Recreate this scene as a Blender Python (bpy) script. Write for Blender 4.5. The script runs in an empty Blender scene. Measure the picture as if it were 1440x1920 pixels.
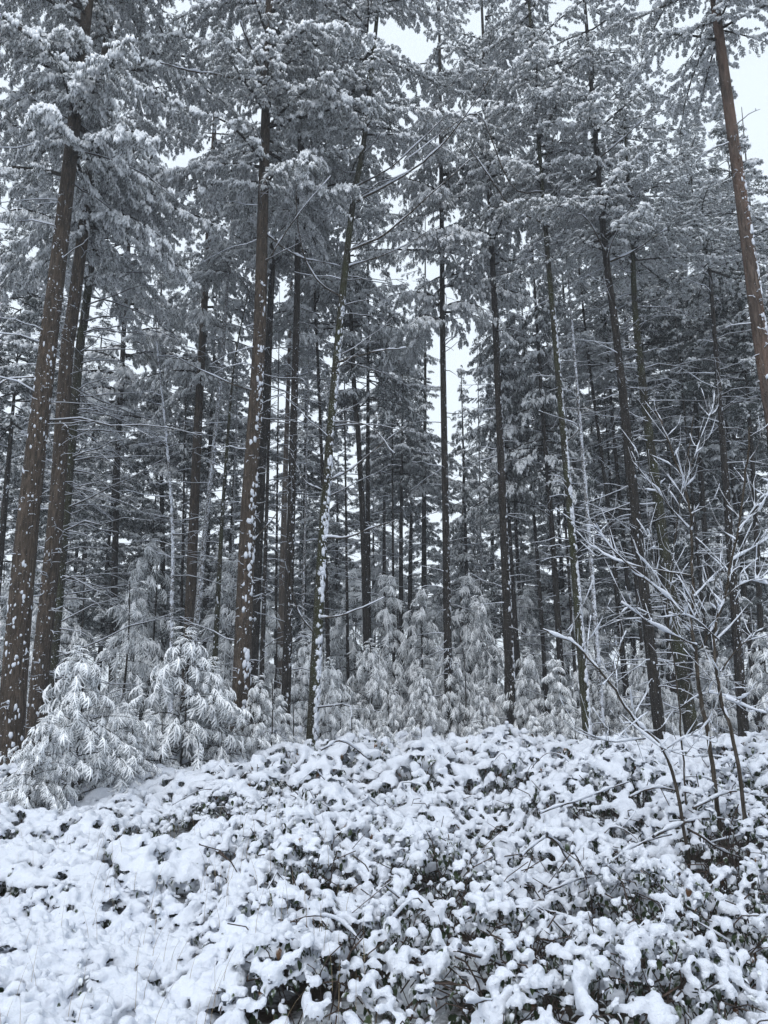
import bpy, bmesh, math, random
import numpy as np
from math import radians, sin, cos, pi

# ------------------------------------------------------------------ camera, sky, sun, exposure
sc = bpy.context.scene
C = sc.collection
CAM_H, PITCH, F = 1.62, radians(13.0), 1442.0          # eye height, upward tilt, focal length in photo pixels
cam_data = bpy.data.cameras.new('camera')
cam_data.sensor_fit = 'HORIZONTAL'; cam_data.sensor_width = 36.0; cam_data.lens = 36.0 * F / 1440.0
cam_data.clip_start = 0.05; cam_data.clip_end = 3000
cam = bpy.data.objects.new('camera', cam_data); C.objects.link(cam)
cam.location = (0, 0, CAM_H); cam.rotation_euler = (radians(90) + PITCH, 0, 0)
sc.camera = cam

SUN_EL, SUN_AZ = radians(50), radians(200)             # overcast: soft light from behind the viewer's shoulder
world = bpy.data.worlds.new('World'); sc.world = world; world.use_nodes = True
wn = world.node_tree; wn.nodes.clear()
sky = wn.nodes.new('ShaderNodeTexSky'); sky.sky_type = 'NISHITA'; sky.sun_disc = False
sky.sun_elevation = SUN_EL; sky.sun_rotation = SUN_AZ; sky.air_density = 1.0; sky.dust_density = 6.0; sky.ozone_density = 1.0
hs = wn.nodes.new('ShaderNodeHueSaturation'); hs.inputs['Saturation'].default_value = 0.22
wn.links.new(sky.outputs[0], hs.inputs['Color'])
bg1 = wn.nodes.new('ShaderNodeBackground'); bg1.inputs['Strength'].default_value = 0.05
wn.links.new(hs.outputs[0], bg1.inputs['Color'])
bg2 = wn.nodes.new('ShaderNodeBackground')             # the even cloud layer
bg2.inputs['Color'].default_value = (0.80, 0.90, 1.0, 1); bg2.inputs['Strength'].default_value = 0.86
add = wn.nodes.new('ShaderNodeAddShader'); wo = wn.nodes.new('ShaderNodeOutputWorld')
wn.links.new(bg1.outputs[0], add.inputs[0]); wn.links.new(bg2.outputs[0], add.inputs[1]); wn.links.new(add.outputs[0], wo.inputs['Surface'])
sun_data = bpy.data.lights.new('sun', 'SUN'); sun_data.energy = 0.6; sun_data.angle = radians(40); sun_data.color = (1.0, 0.97, 0.93)
sun = bpy.data.objects.new('sun', sun_data); C.objects.link(sun)
sun.rotation_euler = (radians(90) - SUN_EL, 0, radians(180) - SUN_AZ)
sc.view_settings.view_transform = 'Standard'; sc.view_settings.look = 'None'
sc.view_settings.exposure = 0.20; sc.view_settings.gamma = 1.0; sc.view_settings.use_curve_mapping = False
sc.render.engine = 'CYCLES'
sc.cycles.max_bounces = 4; sc.cycles.diffuse_bounces = 3; sc.cycles.glossy_bounces = 1
sc.cycles.transmission_bounces = 1; sc.cycles.volume_bounces = 1; sc.cycles.transparent_max_bounces = 2
sc.cycles.use_adaptive_sampling = True; sc.cycles.adaptive_threshold = 0.03; sc.cycles.adaptive_min_samples = 16
sc.cycles.use_denoising = True; sc.cycles.denoiser = 'OPENIMAGEDENOISE'

rng = np.random.default_rng(7); random.seed(7)

def pix(px, py, D):
    """the point at horizontal distance D that the photo shows at (px, py)"""
    u, v = (px - 720) / F, (960 - py) / F
    dy = cos(PITCH) - v * sin(PITCH); dz = sin(PITCH) + v * cos(PITCH)
    return np.array([u * D / dy, D, CAM_H + dz * D / dy])

# ------------------------------------------------------------------ materials
def new_mat(name):
    m = bpy.data.materials.new(name); m.use_nodes = True
    nt = m.node_tree; b = nt.nodes['Principled BSDF']
    b.inputs['Specular IOR Level'].default_value = 0.15
    return m, nt, b
def N(nt, t, **kw):
    n = nt.nodes.new(t)
    for k, v in kw.items():
        if k in n.inputs: n.inputs[k].default_value = v
        else: setattr(n, k, v)
    return n
def ramp(nt, fac, stops):
    r = nt.nodes.new('ShaderNodeValToRGB'); e = r.color_ramp.elements
    while len(e) < len(stops): e.new(0.5)
    for i, (p, c) in enumerate(stops):
        e[i].position = p; e[i].color = (*c, 1) if len(c) == 3 else c
    nt.links.new(fac, r.inputs[0]); return r.outputs[0]
def mix(nt, fac, a, b):
    n = nt.nodes.new('ShaderNodeMix'); n.data_type = 'RGBA'
    for s, v in ((0, fac), (6, a), (7, b)):
        if hasattr(v, 'links'): nt.links.new(v, n.inputs[s])
        else: n.inputs[s].default_value = v if s == 0 else (*v, 1)
    return n.outputs[2]
def pos(nt, scale=(1, 1, 1)):
    g = nt.nodes.new('ShaderNodeNewGeometry')
    m = nt.nodes.new('ShaderNodeMapping'); m.inputs['Scale'].default_value = scale
    nt.links.new(g.outputs['Position'], m.inputs[0]); return m.outputs[0], g
def noise(nt, vec, scale, detail=3, rough=0.55):
    n = N(nt, 'ShaderNodeTexNoise'); n.inputs['Scale'].default_value = scale
    n.inputs['Detail'].default_value = detail; n.inputs['Roughness'].default_value = rough
    nt.links.new(vec, n.inputs['Vector']); return n.outputs['Fac']
def bump(nt, b, h, strength, dist):
    n = N(nt, 'ShaderNodeBump', Strength=strength, Distance=dist)
    nt.links.new(h, n.inputs['Height']); nt.links.new(n.outputs[0], b.inputs['Normal'])
def upness(nt, g, lo, hi):
    s = nt.nodes.new('ShaderNodeSeparateXYZ'); nt.links.new(g.outputs['Normal'], s.inputs[0])
    r = nt.nodes.new('ShaderNodeMapRange'); r.inputs[1].default_value = lo; r.inputs[2].default_value = hi
    nt.links.new(s.outputs['Z'], r.inputs[0]); return r.outputs[0]

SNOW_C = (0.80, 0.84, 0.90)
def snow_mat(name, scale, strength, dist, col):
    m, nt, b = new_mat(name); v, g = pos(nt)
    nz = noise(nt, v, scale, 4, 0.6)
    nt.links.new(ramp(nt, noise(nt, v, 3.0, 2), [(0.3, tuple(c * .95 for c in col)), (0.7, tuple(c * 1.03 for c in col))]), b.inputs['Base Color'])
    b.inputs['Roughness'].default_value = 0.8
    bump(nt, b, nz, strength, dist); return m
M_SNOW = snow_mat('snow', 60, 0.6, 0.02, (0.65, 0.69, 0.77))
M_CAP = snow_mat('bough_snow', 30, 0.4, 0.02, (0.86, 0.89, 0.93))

def needle_mat(name, dark, light, frost, famt):
    m, nt, b = new_mat(name); v, g = pos(nt)
    c = ramp(nt, noise(nt, v, 2.2, 3), [(0.3, dark), (0.7, light)])
    f = N(nt, 'ShaderNodeMath', operation='MULTIPLY'); nt.links.new(upness(nt, g, -0.9, 0.7), f.inputs[0])
    nt.links.new(ramp(nt, noise(nt, v, 28, 2), [(0.35, (0.1,) * 3), (0.65, (famt,) * 3)]), f.inputs[1])
    nt.links.new(mix(nt, f.outputs[0], c, frost), b.inputs['Base Color'])
    b.inputs['Roughness'].default_value = 0.7; return m
M_NEEDLE = needle_mat('fir_needles', (0.024, 0.032, 0.025), (0.070, 0.080, 0.064), (0.64, 0.68, 0.72), 0.95)
M_NEEDLE_D = needle_mat('spruce_needles', (0.012, 0.020, 0.016), (0.034, 0.045, 0.036), (0.50, 0.55, 0.60), 0.5)

def bark_mat(name, dark, light, moss=None, speck=0.62, red=None):
    m, nt, b = new_mat(name); v, g = pos(nt, (1, 1, 0.16))
    n1 = noise(nt, v, 38, 5, 0.65)
    v2, _ = pos(nt)
    c = ramp(nt, n1, [(0.36, tuple(x * .6 for x in dark)), (0.64, tuple(x * 1.15 for x in light))])
    c = mix(nt, ramp(nt, noise(nt, v, 9, 4, .7), [(.42, (.55,) * 3), (.6, (0,) * 3)]), c, tuple(x * .8 for x in dark))
    if moss:
        c = mix(nt, ramp(nt, noise(nt, v2, 2.0, 3), [(0.4, (0,) * 3), (0.62, (0.85,) * 3)]), c, moss)
    if red:
        c = mix(nt, ramp(nt, noise(nt, v, 6, 3), [(0.4, (0,) * 3), (0.6, (0.8,) * 3)]), c, red)
    # small flecks of wind-blown snow caught in the bark
    fl = ramp(nt, noise(nt, v2, 55, 4, 0.65), [(speck, (0,) * 3), (speck + 0.06, (1,) * 3)])
    c = mix(nt, fl, c, (0.74, 0.78, 0.85))
    nt.links.new(c, b.inputs['Base Color']); b.inputs['Roughness'].default_value = 0.9
    bump(nt, b, n1, 1.0, 0.06); return m
BARK = dict(
    brown=bark_mat('brown_bark', (0.042, 0.033, 0.026), (0.120, 0.093, 0.072), speck=0.65),
    dark=bark_mat('dark_bark', (0.014, 0.012, 0.011), (0.048, 0.041, 0.034), speck=0.64),
    moss=bark_mat('mossy_bark', (0.020, 0.019, 0.013), (0.060, 0.054, 0.038), moss=(0.042, 0.047, 0.020), speck=0.62),
    pine=bark_mat('pine_bark', (0.065, 0.050, 0.043), (0.16, 0.125, 0.105), red=(0.16, 0.105, 0.082), speck=0.67),
    pale=bark_mat('pale_bark', (0.12, 0.10, 0.085), (0.24, 0.20, 0.17), speck=0.66),
    white=bark_mat('snowy_bark', (0.045, 0.040, 0.034), (0.10, 0.09, 0.075), speck=0.50),
    twig=bark_mat('twig_bark', (0.045, 0.038, 0.030), (0.115, 0.095, 0.075), speck=0.70),
)
def plain(name, c1, c2, scale=20, rough=0.6):
    m, nt, b = new_mat(name); v, g = pos(nt)
    nt.links.new(ramp(nt, noise(nt, v, scale, 2), [(0.35, c1), (0.65, c2)]), b.inputs['Base Color'])
    b.inputs['Roughness'].default_value = rough; return m
def leaf_mat(name, c1, c2):
    m, nt, b = new_mat(name); v, g = pos(nt)
    c = ramp(nt, noise(nt, v, 9, 2), [(0.35, c1), (0.65, c2)])
    f = N(nt, 'ShaderNodeMath', operation='MULTIPLY'); nt.links.new(upness(nt, g, 0.05, 0.6), f.inputs[0])
    nt.links.new(ramp(nt, noise(nt, v, 24, 3), [(0.42, (0,) * 3), (0.56, (1,) * 3)]), f.inputs[1])
    nt.links.new(mix(nt, f.outputs[0], c, (0.62, 0.66, 0.72)), b.inputs['Base Color']); b.inputs['Roughness'].default_value = .6; return m
M_LEAF = leaf_mat('bramble_leaf', (0.014, 0.024, 0.012), (0.042, 0.062, 0.028))
M_LEAF_B = leaf_mat('brown_leaf', (0.06, 0.032, 0.018), (0.14, 0.075, 0.036))
M_CANE = plain('bramble_cane', (0.032, 0.024, 0.020), (0.075, 0.054, 0.044), 14, 0.7)
M_STRAW = plain('dry_grass', (0.16, 0.12, 0.07), (0.32, 0.25, 0.16), 6, 0.8)

# ------------------------------------------------------------------ mesh gathering
class Acc:
    def __init__(s): s.v = []; s.t = []; s.m = []; s.n = 0
    def add(s, v, t, m):
        v = np.asarray(v, np.float32).reshape(-1, 3); t = np.asarray(t, np.int32).reshape(-1, 3)
        s.v.append(v); s.t.append(t + s.n)
        s.m.append(np.full(len(t), m, np.int32) if np.isscalar(m) else np.asarray(m, np.int32)); s.n += len(v)
    def mesh(s, name, mats, smooth=True):
        v = np.concatenate(s.v); t = np.concatenate(s.t); mi = np.concatenate(s.m)
        me = bpy.data.meshes.new(name)
        me.vertices.add(len(v)); me.vertices.foreach_set('co', v.ravel())
        me.loops.add(t.size); me.loops.foreach_set('vertex_index', t.ravel())
        me.polygons.add(len(t)); me.polygons.foreach_set('loop_start', np.arange(0, t.size, 3, dtype=np.int32))
        for x in mats: me.materials.append(x)
        me.polygons.foreach_set('material_index', mi)
        me.polygons.foreach_set('use_smooth', np.full(len(t), smooth))
        me.update(); return me
def link(name, data, parent=None, loc=None):
    o = bpy.data.objects.new(name, data); C.objects.link(o)
    if parent: o.parent = parent
    if loc is not None: o.location = loc
    return o
def tag(o, label, cat, group=None, kind=None):
    if label: o['label'] = label
    if cat: o['category'] = cat
    if group: o['group'] = group
    if kind: o['kind'] = kind
    return o

def tube(acc, P, R, ns=5, m=0, cap=True):
    P = np.asarray(P, float); R = np.asarray(R, float); n = len(P)
    T = np.gradient(P, axis=0); T /= np.linalg.norm(T, axis=1)[:, None] + 1e-9
    ref = np.where(np.abs(T[:, 2:3]) > 0.9, np.array([[1.0, 0, 0]]), np.array([[0, 0, 1.0]])) if abs(T[:, 2]).max() < 0.9 or abs(T[:, 2]).min() > 0.9 else np.tile([[0.31, 0.95, 0.05]], (n, 1))
    A = np.cross(T, ref); A /= np.linalg.norm(A, axis=1)[:, None] + 1e-9
    B = np.cross(A, T)
    a = np.arange(ns) * 2 * pi / ns
    V = P[:, None, :] + R[:, None, None] * (np.cos(a)[None, :, None] * A[:, None, :] + np.sin(a)[None, :, None] * B[:, None, :])
    V = V.reshape(-1, 3)
    i = np.arange(n - 1)[:, None] * ns; j = np.arange(ns)[None, :]; k = (j + 1) % ns
    q0, q1, q2, q3 = i + j, i + k, i + ns + k, i + ns + j
    T3 = np.concatenate([np.stack([q0, q1, q2], -1).reshape(-1, 3), np.stack([q0, q2, q3], -1).reshape(-1, 3)])
    if cap:
        V = np.concatenate([V, P[-1:]]); c = len(V) - 1
        T3 = np.concatenate([T3, np.stack([(n - 1) * ns + j[0], (n - 1) * ns + k[0], np.full(ns, c)], -1)])
    acc.add(V, T3, m)

def smooth_path(pts, n):
    """Catmull-Rom through pts, n samples"""
    P = np.asarray(pts, float)
    if len(P) == 2: return P[0] + (P[1] - P[0]) * np.linspace(0, 1, n)[:, None]
    Q = np.vstack([2 * P[0] - P[1], P, 2 * P[-1] - P[-2]])
    out = []
    for s in np.linspace(0, len(P) - 1 - 1e-6, n):
        i = int(s); f = s - i; a, b, c, d = Q[i], Q[i + 1], Q[i + 2], Q[i + 3]
        out.append(0.5 * ((2 * b) + (c - a) * f + (2 * a - 5 * b + 4 * c - d) * f * f + (3 * b - a - 3 * c + d) * f ** 3))
    return np.array(out)

def ico(sub):
    p = (1 + 5 ** 0.5) / 2
    V = [(-1, p, 0), (1, p, 0), (-1, -p, 0), (1, -p, 0), (0, -1, p), (0, 1, p), (0, -1, -p), (0, 1, -p), (p, 0, -1), (p, 0, 1), (-p, 0, -1), (-p, 0, 1)]
    T = [(0, 11, 5), (0, 5, 1), (0, 1, 7), (0, 7, 10), (0, 10, 11), (1, 5, 9), (5, 11, 4), (11, 10, 2), (10, 7, 6), (7, 1, 8), (3, 9, 4), (3, 4, 2), (3, 2, 6), (3, 6, 8), (3, 8, 9), (4, 9, 5), (2, 4, 11), (6, 2, 10), (8, 6, 7), (9, 8, 1)]
    V = [np.array(v) / np.linalg.norm(v) for v in V]
    for _ in range(sub):
        mid = {}; T2 = []
        def mp(a, b):
            k = (min(a, b), max(a, b))
            if k not in mid:
                w = V[a] + V[b]; V.append(w / np.linalg.norm(w)); mid[k] = len(V) - 1
            return mid[k]
        for a, b, c in T:
            x, y, z = mp(a, b), mp(b, c), mp(c, a); T2 += [(a, x, z), (b, y, x), (c, z, y), (x, y, z)]
        T = T2
    return np.array(V), np.array(T)
ICO0, ICO1 = ico(0), ico(1)

def rot_ypr(yaw, pitch, roll):
    """local +X goes along yaw, lifted by pitch; n matrices"""
    cy, sy, cp, sp, cr, sr = np.cos(yaw), np.sin(yaw), np.cos(pitch), np.sin(pitch), np.cos(roll), np.sin(roll)
    X = np.stack([cy * cp, sy * cp, sp], -1)
    Y0 = np.stack([-sy, cy, 0 * cy], -1); Z0 = np.cross(X, Y0)
    Y = Y0 * cr[:, None] + Z0 * sr[:, None]; Z = np.cross(X, Y)
    return np.stack([X, Y, Z], -1)          # columns
def stamp(acc, tmpl, M, S, P):
    """copies of a template (V, T, mat) at P with rotation M and scale S (n or n,3)"""
    V, T, m = tmpl; n = len(P)
    if n == 0: return
    S = np.asarray(S); S = S[:, None] if S.ndim == 1 else S
    W = np.einsum('nij,nkj->nki', M, V[None] * S[:, None, :]) + P[:, None, :]
    TT = (T[None] + (np.arange(n) * len(V))[:, None, None]).reshape(-1, 3)
    acc.add(W.reshape(-1, 3), TT, np.tile(m, n))

# ------------------------------------------------------------------ sprays of needles and snow
def finger(V, T, Mi, p, d, L, r, snow, nee, rg, droop=0.35, rings=1):
    """one twig: ragged needle blades (material 1) under a cushion of snow (material 2)"""
    d = np.asarray(d, float); d /= np.linalg.norm(d)
    side = np.cross([0, 0, 1.0], d); side /= np.linalg.norm(side) + 1e-9
    up = np.cross(d, side)
    def q(t): return p + d * (L * t) - np.array([0, 0, 1.0]) * droop * L * t * t
    for k in range(nee):
        t0 = 0.05 + 0.75 * k / max(nee, 1) + rg.uniform(-.05, .05)
        s = (-1) ** k
        a = q(t0); b = q(min(1, t0 + 0.22))
        tip = q(min(1.1, t0 + 0.38)) + side * s * r * rg.uniform(1.5, 2.6) - up * r * rg.uniform(0.5, 1.9)
        if k % 3 == 2: tip = q(min(1.15, t0 + 0.3)) - up * r * rg.uniform(1.8, 3.2)
        i = len(V); V += [a, b, tip]; T.append((i, i + 1, i + 2)); Mi.append(1)
    if snow > 0:
        rr = r * snow * rg.uniform(0.75, 1.25)
        lift = up * rr * 0.35
        i = len(V); V.append(q(0.02) + lift * 0.3)
        ts = [0.5] if rings == 1 else [0.28, 0.68]
        for t in ts:
            c = q(t) + lift; w = rr * rg.uniform(0.8, 1.2)
            V += [c + side * w - up * w * 0.55, c + up * w * rg.uniform(0.7, 1.15), c - side * w - up * w * 0.55]
        V.append(q(1.0) + lift * 0.2); e = len(V) - 1
        a, b, c = i + 1, i + 2, i + 3
        T.extend([(i, b, a), (i, c, b), (i, a, c)]); 
        for k in range(len(ts) - 1):
            o = 3
            for x, y in ((a, b), (b, c), (c, a)):
                T.extend([(x, y, y + o), (x, y + o, x + o)])
            a, b, c = a + 3, b + 3, c + 3
        T.extend([(a, b, e), (b, c, e), (c, a, e)])
        Mi.extend([2] * (6 + 6 * (len(ts) - 1)))

def spray(seed, snow, nf=3, nee=4, droop=0.45, rings=1, r=0.085, fl=0.48, hang=0.3):
    rg = np.random.default_rng(seed); V, T, Mi = [], [], []
    def ax(t): return np.array([t, 0, -droop * t * t * 0.6])
    for k in range(nf):
        t = 0.08 + 0.75 * k / nf
        for s in (-1, 1):
            if rg.random() < 0.1: continue
            a = s * rg.uniform(0.6, 1.1)
            d = np.array([cos(a), sin(a), rg.uniform(-0.25, 0.1) - hang])
            sn = snow * (1 if rg.random() < min(1, 0.35 + snow * 0.5) else 0)
            finger(V, T, Mi, ax(t), d, fl * rg.uniform(0.8, 1.2) * (1.1 - 0.35 * t), r, sn, nee, rg, droop, rings)
    finger(V, T, Mi, ax(0.05), [1, 0, -hang * 0.5], 0.62, r, snow, nee, rg, droop, rings)
    finger(V, T, Mi, ax(0.55), [1, 0, -droop - hang * 0.5], 0.5, r, snow, nee, rg, droop, rings)
    return np.array(V), np.array(T), np.array(Mi)

def strand(V, T, Mi, p, d, L, r, snow, rg, droop, n=5, nee=6):
    """a hanging twig: an arc of lumpy snow (2) over a fringe of needles (1)"""
    d = np.asarray(d, float); d /= np.linalg.norm(d); side = np.cross([0, 0, 1.0], d); side /= np.linalg.norm(side) + 1e-9
    def q(t): return p + d * L * t + np.array([0, 0, -1.0]) * droop * L * t ** 2.2
    i0 = len(V); ts = np.linspace(0, 1, n)
    for k, t in enumerate(ts):
        w = r * snow * rg.uniform(.7, 1.25) * (1 - .75 * t ** 3) * (.5 if k == 0 else 1); c = q(t)
        tn = q(min(1, t + .05)) - q(max(0, t - .05)); tn /= np.linalg.norm(tn); u = np.cross(tn, side); u = u if u[2] > 0 else -u
        V += [c + side * w, c + u * w * 1.2 + side * rg.normal(0, .2) * w, c - side * w, c - u * w * .45]
    for k in range(n - 1):
        for a in range(4):
            x, y = i0 + 4 * k + a, i0 + 4 * k + (a + 1) % 4
            T.extend([(x, y, y + 4), (x, y + 4, x + 4)]); Mi.extend([2, 2])
    for k in range(nee):
        t = (k + .5) / nee; c = q(t); c2 = q(min(1, t + .12)); sg = (-1) ** k
        tip = q(min(1.05, t + .22)) + side * sg * r * rg.uniform(1.2, 2.3) - np.array([0, 0, r * rg.uniform(.8, 2.2)])
        i = len(V); V += [c, c2, tip]; T.append((i, i + 1, i + 2)); Mi.append(1)
def hem_spray(seed, snow, nf=3, droop=.55):
    rg = np.random.default_rng(seed); V, T, Mi = [], [], []
    strand(V, T, Mi, np.zeros(3), [1, 0, .05], 1.0, .070, snow, rg, droop, 5, 6)
    for k in range(nf):
        t = .12 + .6 * k / nf
        for sg in (-1, 1):
            a = sg * rg.uniform(.5, 1.2); p = np.array([t, 0, .05 * t - droop * t ** 2.2])
            strand(V, T, Mi, p, [cos(a), sin(a), -.15 - droop * t], rg.uniform(.28, .50), .062, snow, rg, droop * .9, 3, 3)
    return np.array(V), np.array(T), np.array(Mi)
SPRAYS = {
    'fir': [[spray(s, sn, 3, 3, 0.30, 1, 0.10, 0.50, 0.12) for s in (1, 2, 3)] for sn in (0.35, 1.05, 1.75)],
    'hem': [[hem_spray(s + 20, sn) for s in (1, 2, 3)] for sn in (0.25, 0.75, 1.1)],
    'far': [[spray(s + 40, sn, 2, 4, 0.40, 1, 0.12, 0.55, .2) for s in (1, 2, 3)] for sn in (0.0, 0.9, 1.6)],
}

def make_crown(name, seed, L, prof, z_step, nw, up, droop, sec_step, sec_ratio, elem, snow_w, kind, needles, t0=0.12,
               wood_r=0.03, pads=0.0, upsweep=0.0, skirt=0.0, dens_fall=0.4, low=1.0):
    """a crown along +Z: whorled boughs (wood), side branches carrying sprays of needles under snow"""
    rg = np.random.default_rng(seed); acc = Acc()
    EP, EY, EPi, ES, EC = [], [], [], [], []
    z = -skirt
    while z < L:
        tt = max(0, z) / L; R0 = prof(tt)
        for k in range(nw):
            if rg.random() < 0.12: continue
            a = rg.uniform(0, 2 * pi); R = R0 * rg.uniform(0.6, 1.18); zb = z + rg.uniform(-.5, .5) * z_step
            u = up + upsweep * tt + rg.normal(0, 0.10); dr = droop * rg.uniform(0.6, 1.35)
            cw = rg.normal(0, 0.25)
            def bp(t):
                aa = a + cw * t * t
                return np.stack([np.cos(aa) * R * t, np.sin(aa) * R * t, zb + R * (u * t - dr * t * t)], -1)
            ts = np.linspace(0, 1, 7); BPt = bp(ts)
            tube(acc, BPt, wood_r * (R / 2.5 + .2) * (1 - ts * 0.85), 3, 0, cap=False)
            heavy = rg.random()
            w = np.array(snow_w, float).copy()
            if heavy > 0.7: w = w * [0.3, 1, 2.2]
            elif heavy < 0.25: w = w * [2.2, 1, 0.3]
            n = max(2, int(R * (1 - t0) / sec_step))
            for i in range(n):
                t = t0 + (1 - t0) * (i + rg.random()) / n
                p = bp(np.array([t]))[0]; aa = a + cw * t * t
                slope = u - 2 * dr * t
                for s in (-1, 1):
                    if rg.random() < (0.22 if kind == 'fir' else 0.10): continue
                    sl = (sec_ratio * R * (1 - t) ** 0.75 * (0.35 + min(1, t * 2) * 0.65) + elem * 0.5) * rg.uniform(0.75, 1.2)
                    yw = aa + s * rg.uniform(0.65, 1.15); pt = math.atan(slope) * 0.6 - rg.uniform(0.0, 0.3) - droop * 0.3
                    ne = max(1, int(sl / (elem * 0.62)))
                    for j in range(ne):
                        dd = sl * j / ne + rg.uniform(0, .15) * elem
                        pj = pt - 0.55 * droop * dd / max(sl, .1)
                        EP.append(p + np.array([cos(yw) * cos(pj), sin(yw) * cos(pj), sin(pj)]) * dd)
                        EY.append(yw + rg.normal(0, 0.34)); EPi.append(pj - rg.uniform(-0.1, 0.35) - droop * 0.25)
                        ES.append(elem * rg.uniform(0.6, 1.35))
                        EC.append(rg.choice(3, p=w / w.sum()))
            for t in (0.8, 0.95):
                EP.append(bp(np.array([t]))[0]); EY.append(a + cw); EPi.append(math.atan(u - 2 * dr * t)); ES.append(elem * 1.1)
                EC.append(rg.choice(3, p=w / w.sum()))
            # a thick pad of fallen snow that lies along some boughs
            if pads and rg.random() < pads and R > 0.5:
                for _ in range(rg.integers(2, 6)):
                    t = rg.uniform(0.35, 0.95); c = bp(np.array([t]))[0] + rg.normal(0, 0.09, 3) * [1, 1, .3] + [0, 0, .04]
                    Vp = ICO1[0] * np.array([0.16, 0.11, 0.06]) * rg.uniform(0.6, 1.2) * (1 + rg.normal(0, 0.10, (len(ICO1[0]), 1)))
                    Mr = rot_ypr(np.array([a + rg.normal(0, .5)]), np.array([math.atan(u - 2 * dr * t) * .8]), np.array([0.0]))[0]
                    acc.add(Vp @ Mr.T + c, ICO1[1], 2)
        z += z_step * rg.uniform(0.8, 1.2) * (1 + dens_fall * tt) * (low if tt < .3 else 1)
    # the leader
    for zz in np.linspace(L * 0.93, L * 1.02, 10):
        EP.append(np.array([0, 0, zz])); EY.append(rg.uniform(0, 6.28)); EPi.append(0.3); ES.append(elem); EC.append(1)
    EP = np.array(EP); EY = np.array(EY); EPi = np.clip(np.array(EPi), -1.45, 1.2); ES = np.array(ES); EC = np.array(EC)
    M = rot_ypr(EY, EPi, rg.normal(0, 0.38, len(EY))); var = rg.integers(0, 3, len(EY))
    for c in range(3):
        for v in range(3):
            k = (EC == c) & (var == v); stamp(acc, SPRAYS[kind][c][v], M[k], ES[k], EP[k])
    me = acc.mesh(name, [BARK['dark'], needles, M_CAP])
    return me

def prof_tall(t): return 3.1 * (1 - t) ** 0.75 * (0.75 + 0.25 * min(1, t * 6)) + 0.2
def prof_nar(t): return 2.1 * (1 - t) ** 0.8 + 0.2
CROWN = {
    'A0': make_crown('fir_crown_a', 11, 12.0, prof_tall, 0.50, 4, 0.14, 0.31, 0.125, 0.30, 0.158, (0.16, 0.46, 0.38), 'fir', M_NEEDLE, dens_fall=1.2, t0=.06, low=.85),
    'A2': make_crown('fir_crown_c', 13, 11.0, prof_nar, 0.48, 4, 0.02, 0.28, 0.115, 0.33, 0.150, (0.16, 0.48, 0.36), 'fir', M_NEEDLE, dens_fall=.9, t0=.06, low=.9),
    'B0': make_crown('spruce_crown_a', 21, 14.0, lambda t: 2.9 * (1 - t) ** 0.85 + .15, 0.55, 5, 0.0, 0.32, 0.23, 0.36, 0.28, (0.2, 0.42, 0.38), 'far', M_NEEDLE_D),
    'B1': make_crown('spruce_crown_b', 22, 14.0, lambda t: 2.5 * (1 - t) ** 0.85 + .15, 0.60, 5, 0.10, 0.40, 0.24, 0.36, 0.29, (0.45, 0.42, 0.13), 'far', M_NEEDLE_D),
    'C0': make_crown('young_crown_a', 31, 2.6, lambda t: 1.20 * (1 - t) ** 0.75 + .08, 0.19, 6, 0.50, 0.85, 0.115, 0.21, 0.175, (0.08, 0.32, 0.60), 'hem', M_NEEDLE_D, t0=.04, wood_r=.018, dens_fall=.2),
    'C1': make_crown('young_crown_b', 32, 2.8, lambda t: 0.95 * (1 - t) ** 0.85 + .08, 0.22, 6, 0.22, 0.60, 0.115, 0.22, 0.175, (0.10, 0.36, 0.54), 'hem', M_NEEDLE_D, t0=.04, wood_r=.018, dens_fall=.2),
    'C2': make_crown('young_crown_c', 33, 5.0, lambda t: 1.55 * (1 - t) ** 0.8 + .10, 0.34, 6, 0.15, 0.55, 0.19, 0.24, 0.32, (0.35, 0.40, 0.25), 'hem', M_NEEDLE_D, t0=.04, wood_r=.02, dens_fall=.2),
}
LEN = dict(A0=12.0, A2=11.0, B0=14.0, B1=14.0, C0=2.6, C1=2.8, C2=5.0)

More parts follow.
